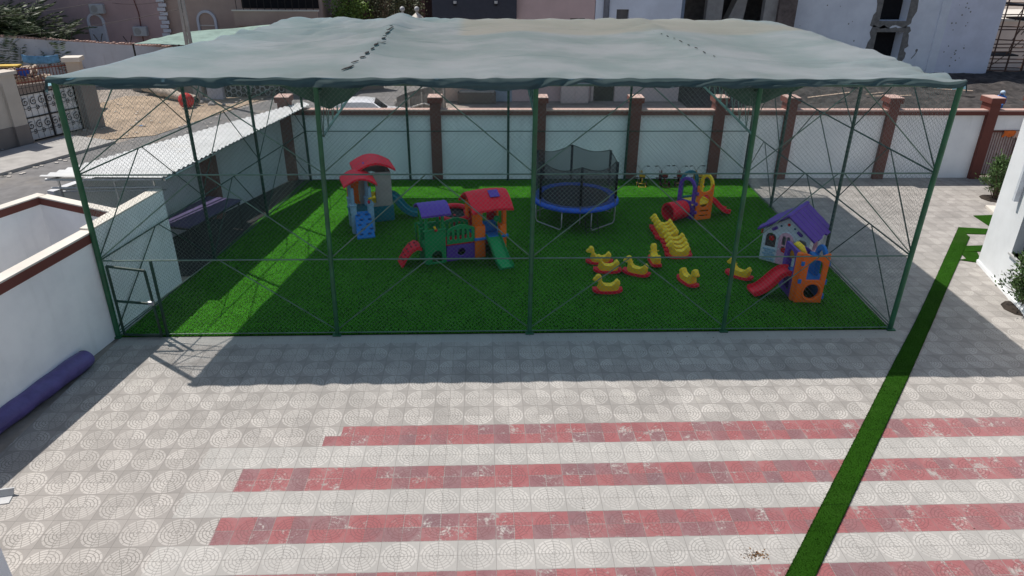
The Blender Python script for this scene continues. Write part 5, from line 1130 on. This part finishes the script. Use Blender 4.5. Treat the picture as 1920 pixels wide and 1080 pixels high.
cloth('blue_bag', 'crumpled blue plastic bag lying on the sandy lot', (.12, .30, .62), .55, .30, (*G(262, 236).xy, .06)).rotation_euler = (R(78), 0, 0)
tag(MB().grid(lambda u, v: (-1.1+2.2*u, -.12*math.sin(u*9), 1.0-.45*v-.12*math.sin(math.pi*u)), 20, 6).build('blue_tarp', M('blue_tarp_sheet', (.14, .33, .52), .6, .3, 5), smooth=True, thick=.02), 'sagging blue tarp hung along the white wall', 'tarp').location = (*YP(76, 108, 30.6).xy, YP(76, 108, 30.6).z-.8)
ht_ = MB(); hp = YP(12, 95, 28)
for k in range(60): 
    p = Vector((hp.x+rnd.gauss(0, .8), 28+rnd.gauss(0, .5), 1.2+rnd.uniform(0, .6))); moved(b2 := MB().box((-.3, -.12, -.05), (.3, .12, .05)), TR(*p, rnd.uniform(0, 180), rnd.uniform(-30, 30), rnd.uniform(-30, 30))); ht_.add(b2.v, b2.f)
ht_.box((hp.x-1.4, 27.4, 0), (hp.x+1.2, 28.6, 1.25)); tag(ht_.build('scrap_heap', M('scrap_wood', (.34, .27, .21), .9, .5, 2)), 'heap of scrap boards behind the brown railing', 'scrap', kind='stuff')
yb = thing('yellow_board', 'yellow board resting on the scrap heap', 'board', (hp.x-.3, 27.9, 1.85), 8); MB().rbox((-.8, -.3, 0), (.8, .3, .08), .01).build('sheet', M('yellow_sheet', (.62, .42, .08), .7), yb); MB().box((-.75, -.25, -.06), (-.65, .25, 0)).box((.65, -.25, -.06), (.75, .25, 0)).build('batten', BARK, yb)
o = cloth('blue_cloth', 'crumpled deep blue cloth on the scrap heap', (.03, .10, .45), .7, .5, (hp.x+.95, 27.5, 1.75))
# palms and trees
PALM = M('palm_leaflet', (.075, .105, .050), .5, .35, 3)
def palm(x, y, h, n, label):
    t = thing('palm_tree', label, 'palm', (x, y, 0), 0, 'date palms by the pink house'); MB().tube([(.06*math.sin(i), .05*math.cos(i*1.7), h*i/10) for i in range(11)], [.26+.03*(i % 2) for i in range(11)], 9).build('trunk', BARK, t)
    fo = MB()
    for k in range(n):
        a = rnd.uniform(0, 6.28); el = rnd.uniform(-.25, 1.35); L = rnd.uniform(2.2, 3.1); dr = Vector((math.cos(a), math.sin(a), 0)); pts = []
        for i in range(15): s = i/14; pts.append(Vector((0, 0, h))+dr*(L*s*math.cos(el*(1-.3*s)))+Vector((0, 0, L*(s*math.sin(el)-.55*s*s*(1.2-el*.5)))))
        fo.tube(pts, [.02*(1-i/16) for i in range(15)], 4, cap=False); sd_ = Vector((-dr.y, dr.x, 0))
        for i in range(2, 15):
            for j in (0, .5):
                p = pts[i] if j == 0 or i == 14 else pts[i].lerp(pts[i+1], .5)
                for s in (-1, 1): leaf(fo, p, sd_*s+dr*.8+Vector((0, 0, .25+rnd.gauss(0, .12))), .60*(1.15-abs(i/14-.45)), .032)
    fo.build('crown', PALM, t)
palm(-30.6, 33.4, 3.0, 60, 'date palm with spreading fronds at the top left corner'); palm(-28.9, 33.2, 2.9, 56, 'date palm between the corner palm and the stubby one'); palm(-27.0, 33.0, 2.2, 30, 'short stubby date palm against the pink house'); palm(-33.2, 34.5, 3.4, 50, 'dark date palm behind the others, farthest left')
def tree(x, y, h, r, m, label, n=60, ls=.16):
    t = thing('leafy_tree', label, 'tree', (x, y, 0)); br = MB().tube([(0, 0, 0), (.1, .05, h*.35), (.0, 0, h*.6)], [.16, .12, .08], 8); fo = MB()
    for k in range(n):
        while True:
            d_ = Vector((rnd.uniform(-1, 1), rnd.uniform(-1, 1), rnd.uniform(-.8, 1)))
            if .3 < d_.length < 1: break
        c_ = Vector((0, 0, h*.66))+Vector((d_.x*r, d_.y*r, d_.z*h*.36)); br.tube([(0, 0, h*.4), c_*.6+Vector((0, 0, h*.15)), c_], [.04, .02, .008], 4)
        for i in range(70): p = c_+Vector((rnd.gauss(0, .26), rnd.gauss(0, .26), rnd.gauss(0, .24))); leaf(fo, p, p-c_+Vector((rnd.gauss(0, .2), rnd.gauss(0, .2), rnd.gauss(0, .2))), ls*rnd.uniform(.7, 1.3), ls*.28)
    br.build('trunk', BARK, t); fo.build('crown', m, t)
p = YP(650, 20, 38); tree(p.x, 38, 5.2, 1.35, LEAFL, 'bright green shrubby tree behind the canopy', 45, .2)
p = YP(712, 12, 40); tree(p.x, 40, 6.2, 1.8, LEAFD, 'dull olive tree beside the bright green one', 60, .18)
p = YP(745, 12, 41.5); tree(p.x+.6, 42, 5.6, 1.1, LEAFD, 'thin dry olive tree near the lamp gate piers', 30, .18)
# dark timber house behind the trees and ball-topped gate piers
dh = thing('dark_house', 'dark brown house with slatted front behind the trees', 'house'); MB().box((-13, 47, 0), (-1.5, 55, 8)).build('wall', M('dark_brown_paint', (.055, .035, .032), .8, .3, 2), dh)
sl = MB(); 
for k in range(22): sl.box((-4.6+k*.14, 46.93, 0), (-4.53+k*.14, 46.99, 8))
sl.build('slat_front', M('dark_timber', (.05, .028, .025), .7, .3), dh); MB().box((-6.4, 46.6, 0), (-4.9, 47, 6)).build('brown_bay', M('red_brown_paint', (.13, .065, .06), .8), dh); MB().box((-12.9, 46.6, 5.4), (-6.6, 47.2, 5.6)).build('eave', CONC, dh)
MB().box((-6.1, 46.55, 4.7), (-5.2, 46.62, 5.3)).build('window', M('grey_pane', (.2, .19, .19), .4), dh)
mid = thing('shed', 'low grey shed with pale roof edge between the pink house and trees', 'shed', (-11.0, 39, 0)); MB().box((0, 0, 0), (1.1, 3, 3.6)).build('wall', plaster('lilac_shed_paint', (.36, .33, .37), .3), mid); MB().box((-.2, -.3, 3.6), (1.5, 3.2, 3.75)).build('roof', COPING, mid)
for i, px in enumerate((755, 782)):
    p = YP(px, 30, 34); t = thing('gate_pier', ('gate pier with white globe, left of the pair' if i == 0 else 'gate pier with white globe, right of the pair'), 'pier', (p.x, 34, 0), 0, 'globe-topped gate piers')
    MB().box((-.3, -.3, 0), (.3, .3, p.z-.15)).build('shaft', CAPW, t); MB().lathe((0, 0, p.z-.15), [(.42, 0), (.42, .06), (.08, .34), (.06, .4)], 4).build('cap', CAPW, t); MB().ball((0, 0, p.z+.42), .16, 12).build('globe', ZINC, t, smooth=True)
gr = MB()
for k in range(260):
    x, y = rnd.uniform(-8, 13), rnd.uniform(-7.4, -.1)
    if rnd.random() < .45: y = -rnd.random()**2*1.1-.08
    leaf(gr, Vector((x, y, .004)), Vector((rnd.gauss(0, 1), rnd.gauss(0, 1), .08)), rnd.uniform(.012, .045), rnd.uniform(.004, .010))
tag(gr.build('paving_grit', BARK), 'fine brown grit and leaf scraps scattered over the paving', 'grit', kind='stuff')
# dry leaf litter on the paving
lf = MB(); c_ = G(1415, 1040)
for k in range(70): p = Vector((c_.x+rnd.gauss(0, .10), c_.y+rnd.gauss(0, .05), .006)); leaf(lf, p, Vector((rnd.gauss(0, 1), rnd.gauss(0, 1), .15)), rnd.uniform(.02, .055), .012)
tag(lf.build('dried_leaves', M('dry_brown_leaf', (.20, .11, .05), .8, .4)), 'small patch of dried brown leaves on the pale tiles', 'leaves', kind='stuff')
